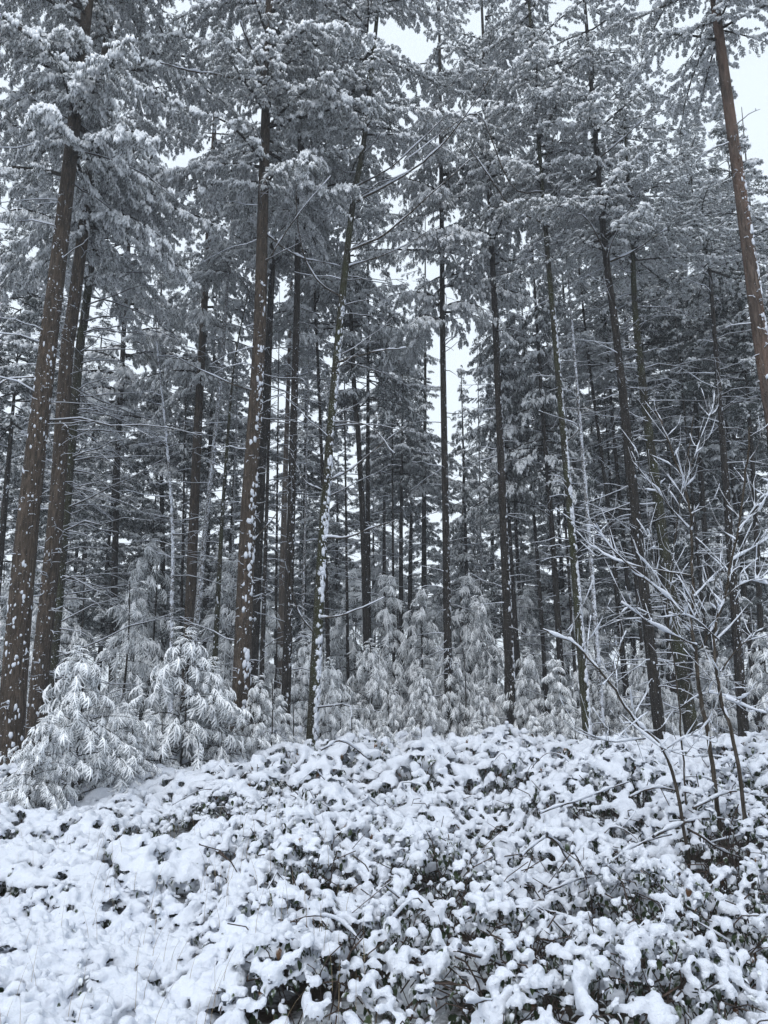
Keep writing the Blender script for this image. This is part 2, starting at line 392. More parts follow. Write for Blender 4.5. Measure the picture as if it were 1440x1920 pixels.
# ------------------------------------------------------------------ trees
FR = -pi / 2          # azimuth towards the viewer
def dead_branches(acc, path, radii, z_lo, z_hi, n, rg, lmin, lmax, snowy=True, dirs=None, upb=0.1, fine=1.0):
    """thin bare side branches on the lower trunk, each with a ridge of snow"""
    zs = path[:, 2]
    for _ in range(n):
        z = rg.uniform(z_lo, z_hi); p = np.array([np.interp(z, zs, path[:, k]) for k in range(3)]); r0 = np.interp(z, zs, radii)
        a = rg.uniform(0, 2 * pi) if dirs is None else rg.choice(dirs) + rg.normal(0, 0.6)
        L = rg.uniform(lmin, lmax) * rg.uniform(.5, 1); ns = 6; t = np.linspace(0, 1, ns)
        up = rg.normal(upb, 0.2); dr = rg.uniform(-0.15, 0.45); aw = a + rg.normal(0, .3) * t
        P = np.stack([p[0] + np.cos(aw) * (r0 * .8 + L * t), p[1] + np.sin(aw) * (r0 * .8 + L * t), p[2] + L * (up * t - dr * t * t)], -1)
        P[1:] += rg.normal(0, 0.012 * L + .004, (ns - 1, 3))
        rr = (0.006 + 0.005 * L) * (1 - 0.8 * t)
        tube(acc, P, rr, 3, 0, cap=False)
        if snowy:
            tube(acc, P + [0, 0, 1] * (rr * .8 + .002)[:, None], (rr + 0.003) * rg.uniform(0.6, 1.25, ns), 3, 1, cap=False)
        for _ in range(int((1 + L * 2) * fine)):
            tb = rg.uniform(0.25, 0.95); q = np.array([np.interp(tb, t, P[:, k]) for k in range(3)]); l2 = L * rg.uniform(.12, .35)
            a2 = a + rg.choice([-1, 1]) * rg.uniform(.5, 1.1); t2 = np.linspace(0, 1, 4)
            P2 = np.stack([q[0] + np.cos(a2) * l2 * t2, q[1] + np.sin(a2) * l2 * t2, q[2] + l2 * (rg.normal(.05, .25) * t2 - .2 * t2 * t2)], -1)
            tube(acc, P2, 0.004 * (1 - .7 * t2), 3, 0, cap=False)
            if snowy: tube(acc, P2 + [0, 0, .005], 0.0075 * (1 - .5 * t2), 3, 1, cap=False)

def trunk_snow(acc, path, radii, n, rg, az, spread, smin, smax, z_hi=9.0, stretch=2.2):
    """wind-blown snow caught in the bark: flat crusts in a ragged, broken strip"""
    zs = path[:, 2]; V0, T0 = ICO0; ph = rg.uniform(0, 6.28, 3); n = int(n * 1.35)
    V = (V0[None] * (1 + rg.normal(0, .22, (n, len(V0), 1))))
    z = rg.uniform(0.05, 1, n) ** 1.15 * z_hi
    gate = np.sin(z * 2.3 + ph[0]) + np.sin(z * 5.9 + ph[1]) + .8 * np.sin(z * 13 + ph[2]); z = np.where(gate < -.7, rg.uniform(.05, z_hi, n), z)
    P = np.stack([np.interp(z, zs, path[:, k]) for k in range(3)], -1); r = np.interp(z, zs, radii)
    a = az + .35 * np.sin(z * 1.1 + ph[1]) * min(1, spread) + rg.normal(0, spread, n)
    sz = (smin + (smax - smin) * rg.random(n) ** 2.4) * np.clip(1.25 - z / z_hi * .6, .5, 1.2)
    nr = np.stack([np.cos(a), np.sin(a), 0 * a], -1); tn = np.stack([-np.sin(a), np.cos(a), 0 * a], -1)
    W = (P + nr * (r * .975)[:, None])[:, None] + V[:, :, :1] * (nr * (sz * .42)[:, None])[:, None] + V[:, :, 1:2] * (tn * (sz * rg.uniform(.6, 1.1, n))[:, None])[:, None]
    W = W + V[:, :, 2:3] * (np.array([[0, 0, 1.0]]) * (sz * rg.uniform(.7, stretch, n))[:, None])[:, None]
    acc.add(W.reshape(-1, 3), (T0[None] + (np.arange(n) * len(V0))[:, None, None]).reshape(-1, 3), 0)

def snowy_branch(P, r0, r1, snow=1.0, ns=6, rg=None, parent=None, name='cane', mat=None, label=None, offset=(0, 0, 0), n=None):
    rg = rg or rng
    n = n or max(8, int(np.linalg.norm(np.diff(np.asarray(P), axis=0), axis=1).sum() / .06))
    Q = smooth_path(P, n) - np.array(offset); t = np.linspace(0, 1, n)
    wob = np.cumsum(rg.normal(0, 1, (n, 3)), axis=0); wob -= wob[:1] + (wob[-1:] - wob[:1]) * t[:, None]; Q = Q + wob * r0 * .35; r = r0 + (r1 - r0) * t
    a = Acc(); tube(a, Q, r, ns, 0)
    if snow:
        Tn = np.gradient(Q, axis=0); Tn /= np.linalg.norm(Tn, axis=1)[:, None] + 1e-9
        flat = np.sqrt(np.clip(1 - Tn[:, 2] ** 2, 0.04, 1))
        w = (np.convolve(rg.uniform(0, 1, n + 6) ** 1.5, np.ones(2) / 2, 'same')[3:-3] ** 1.5 * 2.6 + .10) * flat * snow
        w = np.where(rg.random(n) < .06, .15 * w, w)
        rs = np.maximum(.001, (r * .7 + .0055) * w)
        tube(a, Q + np.array([0.2, -.4, 1])[None] * (r * .7 + rs * .5)[:, None], rs, 6, 1)
    o = link(name, a.mesh(name, [mat or M_CANE, M_SNOW]), parent)
    return o, Q

def build_tree(name, label, cat, pts, w, D, bark, crown=None, crown_y=None, cs=1.0, crot=0.0, H=24.0, dead=0, dead_len=(0.5, 1.3), dead_top=None,
               snow=40, saz=-1.0, sspread=0.9, ssize=(0.008, 0.03), group='tall conifers of the wood', base_ext=True, cxy=None, dirs=None, seed=None, upb=0.1, dead_bot=0.6, ctilt=0.0, tp=0.85, boughs=()):
    rg = np.random.default_rng(sum(ord(c) * (i + 1) for i, c in enumerate(label)) if seed is None else seed)
    P = [pix(x, y, D) for x, y in pts]; P.sort(key=lambda p: p[2])
    w_y = max(y for _, y in pts); dslant = D / (cos(PITCH) - (960 - w_y) / F * sin(PITCH))
    r0 = 0.5 * w * dslant / F
    lo = P[0] + (P[0] - P[1]) / max(P[1][2] - P[0][2], .1) * (P[0][2] + 0.25)
    if P[0][2] > -0.2: P = [lo] + P
    d = (P[-1] - P[-2]); d /= d[2]
    if H > P[-1][2]: P.append(P[-1] + d * (H - P[-1][2]) * np.array([.6, .6, 1]))
    base = np.array([P[0][0], P[0][1], 0.0])
    path = smooth_path(P, 44); zz = path[:, 2]
    rad = r0 * np.clip(1 - (zz - 0.5) / (H * 1.04), 0.04, 1.15) ** tp * (1 + 0.15 * np.exp(-(zz + .2) * 3))
    root = link(name, None, loc=base); tag(root, label, cat, group)
    acc = Acc(); tube(acc, path - base, rad, 11, 0)
    tr = link('trunk', acc.mesh('trunk', [BARK[bark]]), root)
    if snow:
        sa = Acc(); trunk_snow(sa, path - base, rad, snow if D < 17 else snow * .5, rg, saz, sspread, *ssize)
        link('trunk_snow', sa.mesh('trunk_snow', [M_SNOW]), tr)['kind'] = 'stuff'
    zc = None
    if crown:
        pc = pix(pts[0][0], crown_y, D); zc = pc[2]
    if dead:
        da = Acc(); top = dead_top if dead_top else (zc + 1 if zc else 9)
        dead_branches(da, path - base, rad, dead_bot, top, dead, rg, *dead_len, dirs=dirs, upb=upb, fine=1.0 if D < 16 else .45)
        if w >= 28: dead_branches(da, path - base, rad, 1.0, 9.5, 60, rg, .06, .22, dirs=[FR, FR + .9, FR - .9], upb=0)
        link('bare_branches', da.mesh('bare_branches', [BARK['twig'], M_SNOW]), tr)['kind'] = 'stuff'
    if crown:
        c0 = np.array([np.interp(zc, zz, path[:, k]) for k in range(3)])
        L = LEN[crown]; s_z = max(0.5, (H - zc) / L)
        zt = min(zc + 4, H - .2); c1 = np.array([np.interp(zt, zz, path[:, k]) for k in range(3)])
        ax = (c1 - c0) / (zt - zc)
        co = link('crown', CROWN[crown], root, c0 - base)
        co.rotation_euler = (-math.atan(ax[1]), math.atan(ax[0]) + ctilt, crot); co.scale = (cs, cs, min(s_z, 1.45))
    for bpts, bd, br in boughs:                      # long bare boughs drawn from the photo
        Pb = [pix(x, y, D + bd * i / (len(bpts) - 1)) for i, (x, y) in enumerate(bpts)]
        snowy_branch(Pb, br, br * .3, 1.0, 6, rg, root, 'bough', BARK['twig'], offset=base, n=16)
    return root

T = build_tree
# --- the front row, left to right
T('fir_tree', 'thickest brown trunk at the left edge, flecked with snow', 'tree', [(19, 1400), (30, 1230), (54, 960), (91, 640), (130, 310)], 50, 11.0, 'brown', 'A0', 300, 1.0, 0.3, 26, dead=22, dead_len=(1.0, 2.4), dead_bot=5.5, snow=260, saz=FR + .5, ssize=(.006, .030), dirs=[pi, pi * .9, 0.2], tp=1.15)
T('fir_tree', 'brown trunk with many short side twigs just right of the thickest left trunk', 'tree', [(64, 1390), (76, 1250), (105, 960), (127, 640), (150, 480)], 35, 12.5, 'brown', 'A0', 430, 0.9, 1.3, 25, dead=90, dead_len=(.3, 1.1), snow=190, saz=FR + .2, ssize=(.005, .02))
T('fir_tree', 'mossy dark trunk close behind the twiggy brown trunk on the left', 'tree', [(92, 1300), (122, 960), (151, 640), (168, 520)], 25, 14.5, 'moss', 'A0', 520, 0.85, 2.2, 22, dead=90, dead_len=(.8, 2.6), snow=40, dirs=[0, .4, -.4])
T('fir_tree', 'stout brown trunk left of centre with lumps of snow down its edge', 'tree', [(449, 1380), (466, 960), (486, 640), (497, 260)], 36, 13.0, 'brown', 'A0', 340, .95, 2.0, 25, dead=16, dead_len=(.6, 1.8), snow=260, saz=-0.75, sspread=.42, ssize=(.007, .046),
  boughs=[([(480, 735), (420, 715), (350, 680), (330, 665)], -1.5, .014), ([(500, 440), (560, 480), (640, 500)], 1.0, .018), ([(495, 500), (540, 430), (620, 330)], -1, .016), ([(497, 155), (400, 140), (300, 118)], -2.0, .03), ([(497, 155), (470, 90), (450, 40)], -1.5, .03), ([(480, 1010), (520, 960), (535, 900)], -.6, .012)])
T('fir_tree', 'dark trunk hidden directly behind the stout brown trunk left of centre', 'tree', [(478, 1180), (492, 860), (508, 560)], 20, 17.0, 'dark', 'A2', 480, 1.0, .4, 24, dead=20, snow=80, saz=FR)
T('fir_tree', 'straight dark trunk with fine snow specks next to the stout brown trunk', 'tree', [(537, 1290), (548, 900), (557, 560), (560, 400)], 19, 14.5, 'dark', 'A0', 400, .85, 4.0, 25, dead=26, snow=230, saz=-.9, sspread=.7, ssize=(.006, .02))
T('larch_tree', 'leaning trunk plastered white with long upswept snowy branches, left of centre', 'tree', [(584, 1400), (606, 1000), (634, 640), (662, 380), (690, 200)], 22, 13.5, 'moss', 'A0', 250, .8, 5.0, 22, dead=26, dead_len=(.9, 2.2), snow=620, saz=-.75, sspread=.48, ssize=(.009, .042), dirs=[0, .3, -.3, pi], upb=.3,
  boughs=[([(655, 470), (720, 440), (790, 380), (880, 300)], -1.5, .024), ([(652, 500), (740, 470), (830, 420)], 1.5, .018), ([(665, 380), (760, 330), (840, 260), (930, 130)], -1.5, .024), ([(668, 350), (740, 310), (840, 215)], -2, .018), ([(630, 680), (700, 660), (760, 652)], -1, .02), ([(620, 790), (690, 800), (740, 850)], -1, .013),
          ([(608, 1010), (650, 1010), (700, 990), (745, 975)], -1, .02), ([(612, 905), (660, 880), (720, 830), (760, 800)], -.7, .016), ([(606, 920), (570, 900), (545, 850)], -.5, .012), ([(598, 1160), (650, 1150), (720, 1120)], -.8, .018), ([(592, 1190), (560, 1150), (540, 1085), (530, 1040)], -.8, .016), ([(645, 560), (590, 520), (560, 440), (555, 330)], -1, .02)])
T('fir_tree', 'slim straight dark trunk in the exact middle, snow-dusted on its edge', 'tree', [(843, 1420), (836, 1000), (830, 640), (828, 400)], 17, 16.0, 'dark', 'A0', 590, .72, 1.0, 24, dead=46, dead_len=(.4, 1.2), snow=260, saz=-.4, sspread=.5, ssize=(.006, .022),
  boughs=[([(828, 420), (842, 350), (835, 300)], -.5, .014), ([(830, 470), (890, 490), (910, 510)], -.8, .014)])
T('fir_tree', 'dark straight trunk right of the middle with snow caked up its edge', 'tree', [(962, 1420), (945, 1000), (930, 640), (918, 370)], 20, 15.5, 'dark', 'A0', 480, .75, 2.7, 22, dead=46, dead_len=(.4, 1.3), snow=330, saz=-.35, sspread=.4, ssize=(.008, .03))
T('fir_tree', 'greenish leaning trunk caked thickly with snow all up one side, right of centre', 'tree', [(1106, 1440), (1072, 1000), (1041, 640), (1012, 290)], 17, 14.0, 'moss', 'A0', 330, .75, .9, 22, dead=30, dead_len=(.5, 1.5), snow=640, saz=-.5, sspread=.45, ssize=(.013, .046),
  boughs=[([(1030, 425), (960, 390), (920, 340), (880, 280), (850, 240)], -1.5, .022), ([(1018, 310), (1045, 240), (1060, 170)], -1, .016), ([(1022, 360), (960, 350), (900, 220), (840, 240), (760, 300)], -2, .018), ([(1060, 830), (1085, 800), (1010, 770)], -.8, .012)])
T('slim_tree', 'thinnest pole-like trunk, whitened with snow along its whole length, right of centre', 'tree', [(1134, 1430), (1104, 1000), (1075, 640), (1054, 380)], 9, 14.5, 'white', None, None, H=13.5, dead=22, dead_len=(.3, 1.0), snow=700, saz=-.9, sspread=.8, ssize=(.012, .034))
T('fir_tree', 'sturdy dark trunk behind the snowy sapling, with short broken twigs', 'tree', [(1240, 1400), (1205, 1080), (1157, 640), (1135, 470), (1112, 200)], 23, 13.5, 'dark', 'A2', 440, 1.0, 3.3, 20, dead=60, dead_len=(.5, 1.6), snow=110, saz=-.6, ssize=(.006, .022),
  boughs=[([(1145, 490), (1190, 470), (1250, 430)], -1, .018), ([(1140, 480), (1100, 410), (1080, 400)], -1, .016), ([(1120, 300), (1170, 260), (1230, 200)], -1, .016)])
T('fir_tree', 'thick dark leaning trunk behind the sapling at the right', 'tree', [(1300, 1390), (1250, 1060), (1196, 640), (1184, 430)], 28, 14.0, 'moss', 'A2', 480, .85, 4.4, 13.5, dead=70, dead_len=(.6, 1.8), snow=70, saz=-.5, ssize=(.006, .022))
T('fir_tree', 'dark trunk with snow specks right of the thick leaning one', 'tree', [(1398, 1420), (1375, 1100), (1347, 720), (1322, 430), (1290, 340)], 21, 14.5, 'dark', 'A2', 500, .85, 5.1, 12.8, dead=60, dead_len=(.5, 1.6), snow=240, saz=-.9, ssize=(.006, .022))
T('pine_tree', 'tall reddish pine trunk entering the upper right corner, snow down its edge', 'tree', [(1490, 1000), (1436, 700), (1397, 420), (1340, 0)], 38, 9.5, 'pine', 'A0', 60, .7, .2, 19, dead=6, dead_len=(.3, .7), dead_bot=6, snow=300, saz=-.75, sspread=.4, ssize=(.01, .05))
# --- second rank
SG = 'slim trunks deeper in the wood'
T('fir_tree', 'brown trunk behind the arching snowy bush, left of the stout brown trunk', 'tree', [(355, 1190), (364, 960), (374, 740), (384, 560)], 23, 18.0, 'brown', 'A2', 700, .85, 1.1, 23, dead=30, snow=70, saz=FR, ssize=(.006, .02), group=SG)
T('slim_tree', 'thin snow-crusted trunk crossing in front of the brown trunk behind the bush', 'tree', [(366, 1190), (384, 1000), (405, 800), (425, 560)], 12, 16.5, 'white', 'A2', 500, .7, 2, 20, dead=24, snow=320, saz=-.7, sspread=.7, ssize=(.01, .032), group=SG)
T('slim_tree', 'thin mossy trunk that leans right towards the stout brown trunk', 'tree', [(404, 1215), (420, 920), (440, 680), (470, 530)], 12, 16.0, 'moss', None, None, H=10.5, dead=26, dead_len=(.4, 1.2), snow=50, group=SG)
T('birch_tree', 'slender white crooked stem standing alone among dark spruces on the left', 'tree', [(322, 1165), (324, 1000), (312, 820), (296, 660), (290, 520)], 9, 15.0, 'white', None, None, H=10.0, dead=30, dead_len=(.4, 1.4), snow=600, saz=FR, sspread=.8, ssize=(.011, .032), group=SG)
T('slim_tree', 'thin dark pole just right of the stout brown trunk', 'tree', [(491, 1260), (500, 960), (507, 700), (512, 480)], 10, 15.5, 'dark', None, 460, .7, 2, 13, dead=26, snow=120, saz=-.6, ssize=(.005, .015), group=SG)
T('fir_tree', 'paler brown far trunk between the stout trunk and the specked dark one', 'tree', [(527, 1190), (533, 960), (541, 700)], 16, 20.0, 'pale', 'A2', 700, .7, 2, 16, dead=20, snow=40, group=SG)
T('slim_tree', 'thin dark pole standing behind the white-plastered leaning trunk', 'tree', [(617, 1290), (608, 980), (596, 680), (588, 480)], 9, 17.5, 'dark', 'A2', 620, .7, 3, 21, dead=34, snow=120, saz=-.5, ssize=(.005, .016), group=SG)
T('fir_tree', 'dark trunk left of the middle that bends slightly, first of a close pair', 'tree', [(690, 1300), (681, 1000), (672, 820), (660, 640)], 14, 18.0, 'dark', 'A2', 600, .9, 4, 23, dead=40, snow=110, saz=-.4, ssize=(.006, .018), group=SG)
T('fir_tree', 'straighter dark trunk of the close pair left of the middle', 'tree', [(692, 1290), (690, 1000), (690, 700), (690, 520)], 12, 19.0, 'dark', 'B0', 760, .55, 1.4, 17, dead=50, snow=130, saz=-.4, ssize=(.006, .018), group=SG)
T('fir_tree', 'thin far trunk in the pale gap, third from the middle trunk', 'tree', [(720, 1100), (721, 900), (722, 760)], 10, 25.0, 'dark', 'B0', 860, .5, 5, 13, dead=26, snow=0, group=SG)
T('fir_tree', 'far forked dark trunk in the pale gap left of the middle trunk', 'tree', [(752, 1140), (752, 1000), (754, 820)], 12, 24.0, 'dark', 'B0', 900, .5, .5, 12.5, dead=26, snow=0, group=SG)
T('fir_tree', 'far dark trunk just left of the middle trunk', 'tree', [(795, 1150), (795, 960), (797, 760)], 12, 25.0, 'dark', 'A2', 900, .8, 3, 19, dead=26, snow=0, group=SG)
T('dead_snag', 'pale bare dead snag fading into the haze right of the middle trunk', 'tree', [(866, 1290), (866, 1100), (868, 920)], 11, 26.0, 'pale', None, None, H=9.4, dead=18, snow=30, group=SG)
T('fir_tree', 'dark trunk touching the snow-caked trunk right of the middle', 'tree', [(974, 1300), (960, 1080), (948, 880), (938, 700)], 12, 18.5, 'dark', 'B0', 930, .45, 2, 15, dead=40, snow=140, saz=-.5, ssize=(.006, .02), group=SG)
T('fir_tree', 'second slim trunk right of the snow-caked one, in shade', 'tree', [(987, 1290), (972, 1080), (964, 900)], 9, 21.0, 'dark', 'A2', 760, .7, 2, 15, dead=30, snow=60, group=SG)
T('fir_tree', 'thin trunk beneath the heavy snow pads right of the middle', 'tree', [(1021, 1250), (1010, 1080), (996, 900), (985, 700)], 9, 19.0, 'dark', 'B0', 830, .42, 1, 14, dead=26, snow=60, group=SG)
T('fir_tree', 'trunk behind and left of the greenish snow-caked leaning trunk', 'tree', [(1054, 1290), (1036, 1010), (1018, 780), (1006, 600)], 14, 17.5, 'dark', 'B0', 900, .42, 4, 15, dead=40, snow=110, saz=-.5, ssize=(.006, .02), group=SG)
T('fir_tree', 'slim dark trunk right of the white pole-like trunk', 'tree', [(1170, 1250), (1140, 950), (1118, 780), (1100, 640)], 11, 18.0, 'dark', 'A2', 680, .75, 4, 16, dead=60, snow=90, saz=-.6, ssize=(.006, .018), group=SG)
T('fir_tree', 'slim trunk between the white pole and the sturdy dark trunk', 'tree', [(1195, 1290), (1168, 1000), (1148, 780), (1138, 640)], 11, 19.0, 'dark', 'A2', 700, .75, 2.5, 16, dead=60, snow=60, group=SG)
T('fir_tree', 'slim dark trunk left of the thick leaning trunk at the right', 'tree', [(1262, 1290), (1236, 1000), (1210, 760), (1200, 600)], 13, 18.0, 'dark', 'B1', 640, .8, 2.5, 16, dead=60, snow=40, group=SG)
T('fir_tree', 'dark trunk in deep shade between thick leaning and specked trunks', 'tree', [(1345, 1290), (1322, 1000), (1300, 700), (1290, 560)], 15, 18.5, 'dark', 'B1', 780, .95, 1.5, 15, dead=60, snow=30, group=SG)
T('fir_tree', 'dark trunk nearest the right edge behind the sapling twigs', 'tree', [(1432, 1300), (1418, 1000), (1402, 740)], 13, 17.0, 'dark', 'B1', 720, .95, .5, 15, dead=60, snow=60, group=SG)
T('fir_tree', 'slim trunk in the darkest shade beside the right edge', 'tree', [(1470, 1290), (1452, 1000), (1436, 740)], 14, 19.0, 'dark', 'B0', 800, 1.0, 3.5, 18, dead=40, snow=30, group=SG)
T('fir_tree', 'dark trunk behind the thick left trunk, with pale drooping boughs', 'tree', [(-30, 1330), (4, 1000), (30, 700)], 22, 16.0, 'dark', 'B0', 800, .8, .5, 9.0, dead=20, snow=40, group=SG)
T('fir_tree', 'dark trunk under low white boughs between left trunks and slender white stem', 'tree', [(212, 1200), (218, 960), (228, 700)], 14, 20.0, 'dark', 'A0', 760, .85, 3.0, 27, dead=50, dead_len=(.8, 2.4), snow=30, group=SG)
T('fir_tree', 'dark trunk with snowy boughs just left of the slender white stem', 'tree', [(306, 1130), (304, 960), (300, 700)], 12, 22.0, 'dark', 'B0', 880, .7, 4.2, 17, dead=30, snow=20, group=SG)
T('fir_tree', 'dark trunk between slender white stem and brown trunk behind the bush', 'tree', [(386, 1150), (392, 900), (402, 640)], 14, 22.0, 'dark', 'B0', 860, .75, 1.0, 15, dead=30, snow=20, group=SG)
T('fir_tree', 'far trunk between the specked dark trunk and white-plastered leaning trunk', 'tree', [(570, 1150), (572, 900), (576, 640)], 12, 24.0, 'dark', 'B0', 900, .6, 5.2, 14, dead=30, snow=0, group=SG)
T('fir_tree', 'far trunk with pale crown between the pair and the middle trunk', 'tree', [(768, 1180), (772, 900), (776, 640)], 12, 28.0, 'dark', 'B0', 960, .8, .2, 13, dead=20, snow=0, group=SG)
T('fir_tree', 'far trunk with low pale boughs behind the heavy snow pads', 'tree', [(925, 1150), (921, 900), (915, 640)], 12, 30.0, 'dark', 'B0', 980, .55, 2.2, 15, dead=20, snow=0, group=SG)
T('fir_tree', 'far dark trunk seen between the greenish trunk and the white pole', 'tree', [(1092, 1150), (1078, 900), (1062, 640)], 13, 24.0, 'dark', 'B0', 900, .8, 5.7, 19, dead=40, snow=0, group=SG)
T('fir_tree', 'far dark trunk in the shade right of the sturdy trunk', 'tree', [(1222, 1180), (1200, 900), (1176, 640)], 13, 23.0, 'dark', 'B1', 860, 1.0, 1.7, 18, dead=50, snow=0, group=SG)
T('fir_tree', 'far dark trunk in the shade left of the specked right trunk', 'tree', [(1318, 1180), (1296, 900), (1270, 640)], 13, 24.0, 'dark', 'B1', 900, 1.0, 2.9, 18, dead=40, snow=0, group=SG)
T('fir_tree', 'far dark trunk in the shade right of the specked right trunk', 'tree', [(1408, 1180), (1384, 900), (1358, 640)], 13, 23.0, 'dark', 'B1', 900, 1.0, 4.9, 18, dead=40, snow=0, group=SG)
T('fir_tree', 'far dark trunk glimpsed between the two left brown trunks', 'tree', [(48, 1180), (70, 900), (96, 640)], 14, 23.0, 'dark', 'B0', 940, .9, 5.9, 12, dead=40, snow=0, group=SG)
T('fir_tree', 'far dark trunk right of the mossy trunk under hanging boughs', 'tree', [(150, 1180), (168, 900), (190, 640)], 14, 24.0, 'dark', 'B1', 980, .9, .9, 14, dead=40, snow=0, group=SG)
for lab, pts, w, D, bark in [
    ('thin shaded stem between the slender white stem and the brown trunk behind the bush', [(340, 1180), (345, 900), (352, 600)], 7, 20, 'dark'),
    ('thin snow-edged stem right of the thin leaning mossy trunk', [(432, 1200), (440, 900), (448, 620)], 7, 19, 'white'),
    ('thin dark stem between the thin pole and the specked dark trunk', [(517, 1220), (520, 900), (524, 560)], 7, 18, 'dark'),
    ('thin snow-edged stem just right of the specked dark trunk', [(566, 1230), (574, 900), (580, 600)], 7, 17, 'white'),
    ('thin dark stem halfway between leaning white trunk and the close pair', [(652, 1220), (648, 900), (645, 640)], 7, 19, 'dark'),
    ('thin dark stem right of the close pair of trunks', [(738, 1200), (736, 900), (735, 700)], 7, 21, 'dark'),
    ('thin snow-edged stem just left of the snow-caked trunk right of the middle', [(905, 1240), (900, 950), (896, 700)], 6, 20, 'white'),
    ('thin dark stem left of the greenish leaning trunk', [(1078, 1260), (1058, 950), (1040, 700)], 7, 18, 'dark'),
    ('thin snow-edged stem right of the greenish leaning trunk', [(1122, 1270), (1098, 950), (1080, 720)], 6, 17, 'white'),
    ('thin dark stem left of the sturdy dark trunk', [(1210, 1290), (1180, 950), (1160, 720)], 8, 17, 'dark'),
    ('thin dark stem in shade left of the specked right trunk', [(1330, 1270), (1300, 950), (1278, 720)], 8, 17, 'dark'),
    ('thin dark stem in shade right of the thick leaning trunk', [(1292, 1270), (1262, 950), (1240, 720)], 8, 19, 'dark')]:
    T('slim_tree', lab, 'tree', pts, w, D, bark, None, None, H=11.5, dead=34, dead_len=(.4, 1.4), snow=160 if bark == 'white' else 40, saz=-.6, ssize=(.006, .022), group=SG)
# --- full-skirted firs that close the wood behind
BG = 'full-skirted firs at the back of the wood'
def back(label, x, D, H, crown, cs, rot, yc=1150):
    T('fir_tree', label, 'tree', [(x, 1200), (x - (x - 700) * .03, 1000)], 11, D, 'dark', crown, yc, cs, rot, H, snow=0, group=BG)
back('dark skirted fir closing the view left of the mossy trunk', 130, 27, 12, 'B1', .9, .3)
back('dark skirted fir behind the dark spruces, left of the slender white stem', 250, 25, 9, 'B1', .9, 1.3)
back('snowy skirted fir behind the slender white stem', 335, 28, 10, 'B0', .8, 2.3)
back('snowy skirted fir behind the stout brown trunk', 455, 26, 9.5, 'B0', .8, 3.3)
back('pale skirted fir behind the specked dark trunk', 560, 30, 10, 'B0', .8, 4.3)
back('pale skirted fir behind the leaning white-plastered trunk', 630, 27, 10, 'B0', .7, 5.3)
back('pale skirted fir behind the close pair of trunks', 700, 32, 10, 'B0', .8, 6.1)
back('pale skirted fir left of the middle trunk', 800, 31, 9.5, 'B0', .7, .8)
back('low pale skirted fir in the brightest gap', 900, 36, 8, 'B0', .7, 1.8)
back('slender pale fir standing in the bright gap right of the middle trunk', 878, 25, 12.5, 'B0', .42, 4.0)
back('snowy skirted fir behind the snow-caked trunk', 985, 28, 9, 'B0', .7, 2.8)
back('snowy skirted fir behind the greenish leaning trunk', 1060, 26, 13, 'B0', .8, 3.8)
back('dark skirted fir behind the white pole-like trunk', 1135, 27, 14, 'B1', .9, 4.8)
back('dark skirted fir behind the sturdy dark trunk', 1215, 26, 14, 'B1', 1.0, 5.8)
back('dark skirted fir behind the thick leaning trunk', 1290, 25, 14, 'B1', 1.0, .1)
back('dark skirted fir behind the specked right trunk', 1365, 26, 15, 'B1', 1.0, 1.1)
back('dark skirted fir beyond the right edge twigs', 1440, 25, 15, 'B1', 1.0, 2.1)
back('dark skirted fir low behind the twiggy brown trunk', 95, 20, 8.5, 'B1', .75, 2.6, 1190)
back('dark skirted fir right of the mossy trunk, in front of its paler neighbours', 190, 21, 10, 'B1', .8, 3.6, 1190)
back('dark skirted fir between mossy trunk and slender white stem', 275, 22, 8, 'B1', .8, 4.6, 1190)
back('dark skirted fir just left of the stout brown trunk', 425, 21, 8.5, 'B1', .7, 5.6, 1190)
back('dark skirted fir between leaning white trunk and the close pair', 600, 24, 8.5, 'B1', .7, .6, 1190)
back('dark skirted fir low behind the snow-caked trunk', 960, 23, 8, 'B1', .6, 1.6, 1190)
back('dark skirted fir between white pole and sturdy trunk, closer in', 1165, 20, 10, 'B1', .8, 2.7, 1190)
back('dark skirted fir right behind the sturdy dark trunk, closer in', 1245, 20, 11, 'B1', .8, 3.7, 1190)
back('dark skirted fir closer in behind the sapling twigs', 1325, 20, 12, 'B1', .85, 4.7, 1190)
back('dark skirted fir closest to the right edge', 1405, 19, 12, 'B1', .9, 5.7, 1190)
back('pale skirted fir at the left edge of the wood', 10, 24, 9.5, 'B0', .9, 3.1)

# ------------------------------------------------------------------ young conifers bowed down with snow
def young(label, ax, ay, by, D, kind, wide=1.0, rot=0.0, tilt=0.0, group='young snow-laden conifers', name='young_hemlock'):
    top = pix(ax, ay, D); base = np.array([top[0], D, 0.0]); h = top[2]
    root = link(name, None, loc=base); tag(root, label, 'young conifer', group)
    a = Acc(); n = 8; t = np.linspace(0, 1, n); bend = 0.04 * np.sin(t * 2.5)
    tube(a, np.stack([bend * h, 0 * t, h * t - .05], -1), .008 * h * (1 - t * .85) + .004, 6, 0); link('trunk', a.mesh('trunk', [BARK['dark']]), root)
    s = h / LEN[kind]
    c = link('crown', CROWN[kind], root, (0, 0, 0.02 * h)); q = (ax * 7 + ay * 3) % 10 / 10 - .45; c.rotation_euler = (q * .18, tilt - q * .22, rot); c.scale = (s * wide * (1.0 + .3 * q), s * wide * (1.0 - .25 * q), s * .97)
Y = young
Y('large bowed young hemlock thick with snow in front of the left trunks', 150, 1215, 1490, 9.6, 'C0', 1.2, 0.5)
Y('small bowed hemlock drooping low beside the left edge of the brambles', 62, 1335, 1500, 8.8, 'C0', 1.05, 2.5)
Y('wide bowed hemlock left of the stout brown trunk, tips arching', 345, 1180, 1420, 11.4, 'C0', 1.2, 1.7)
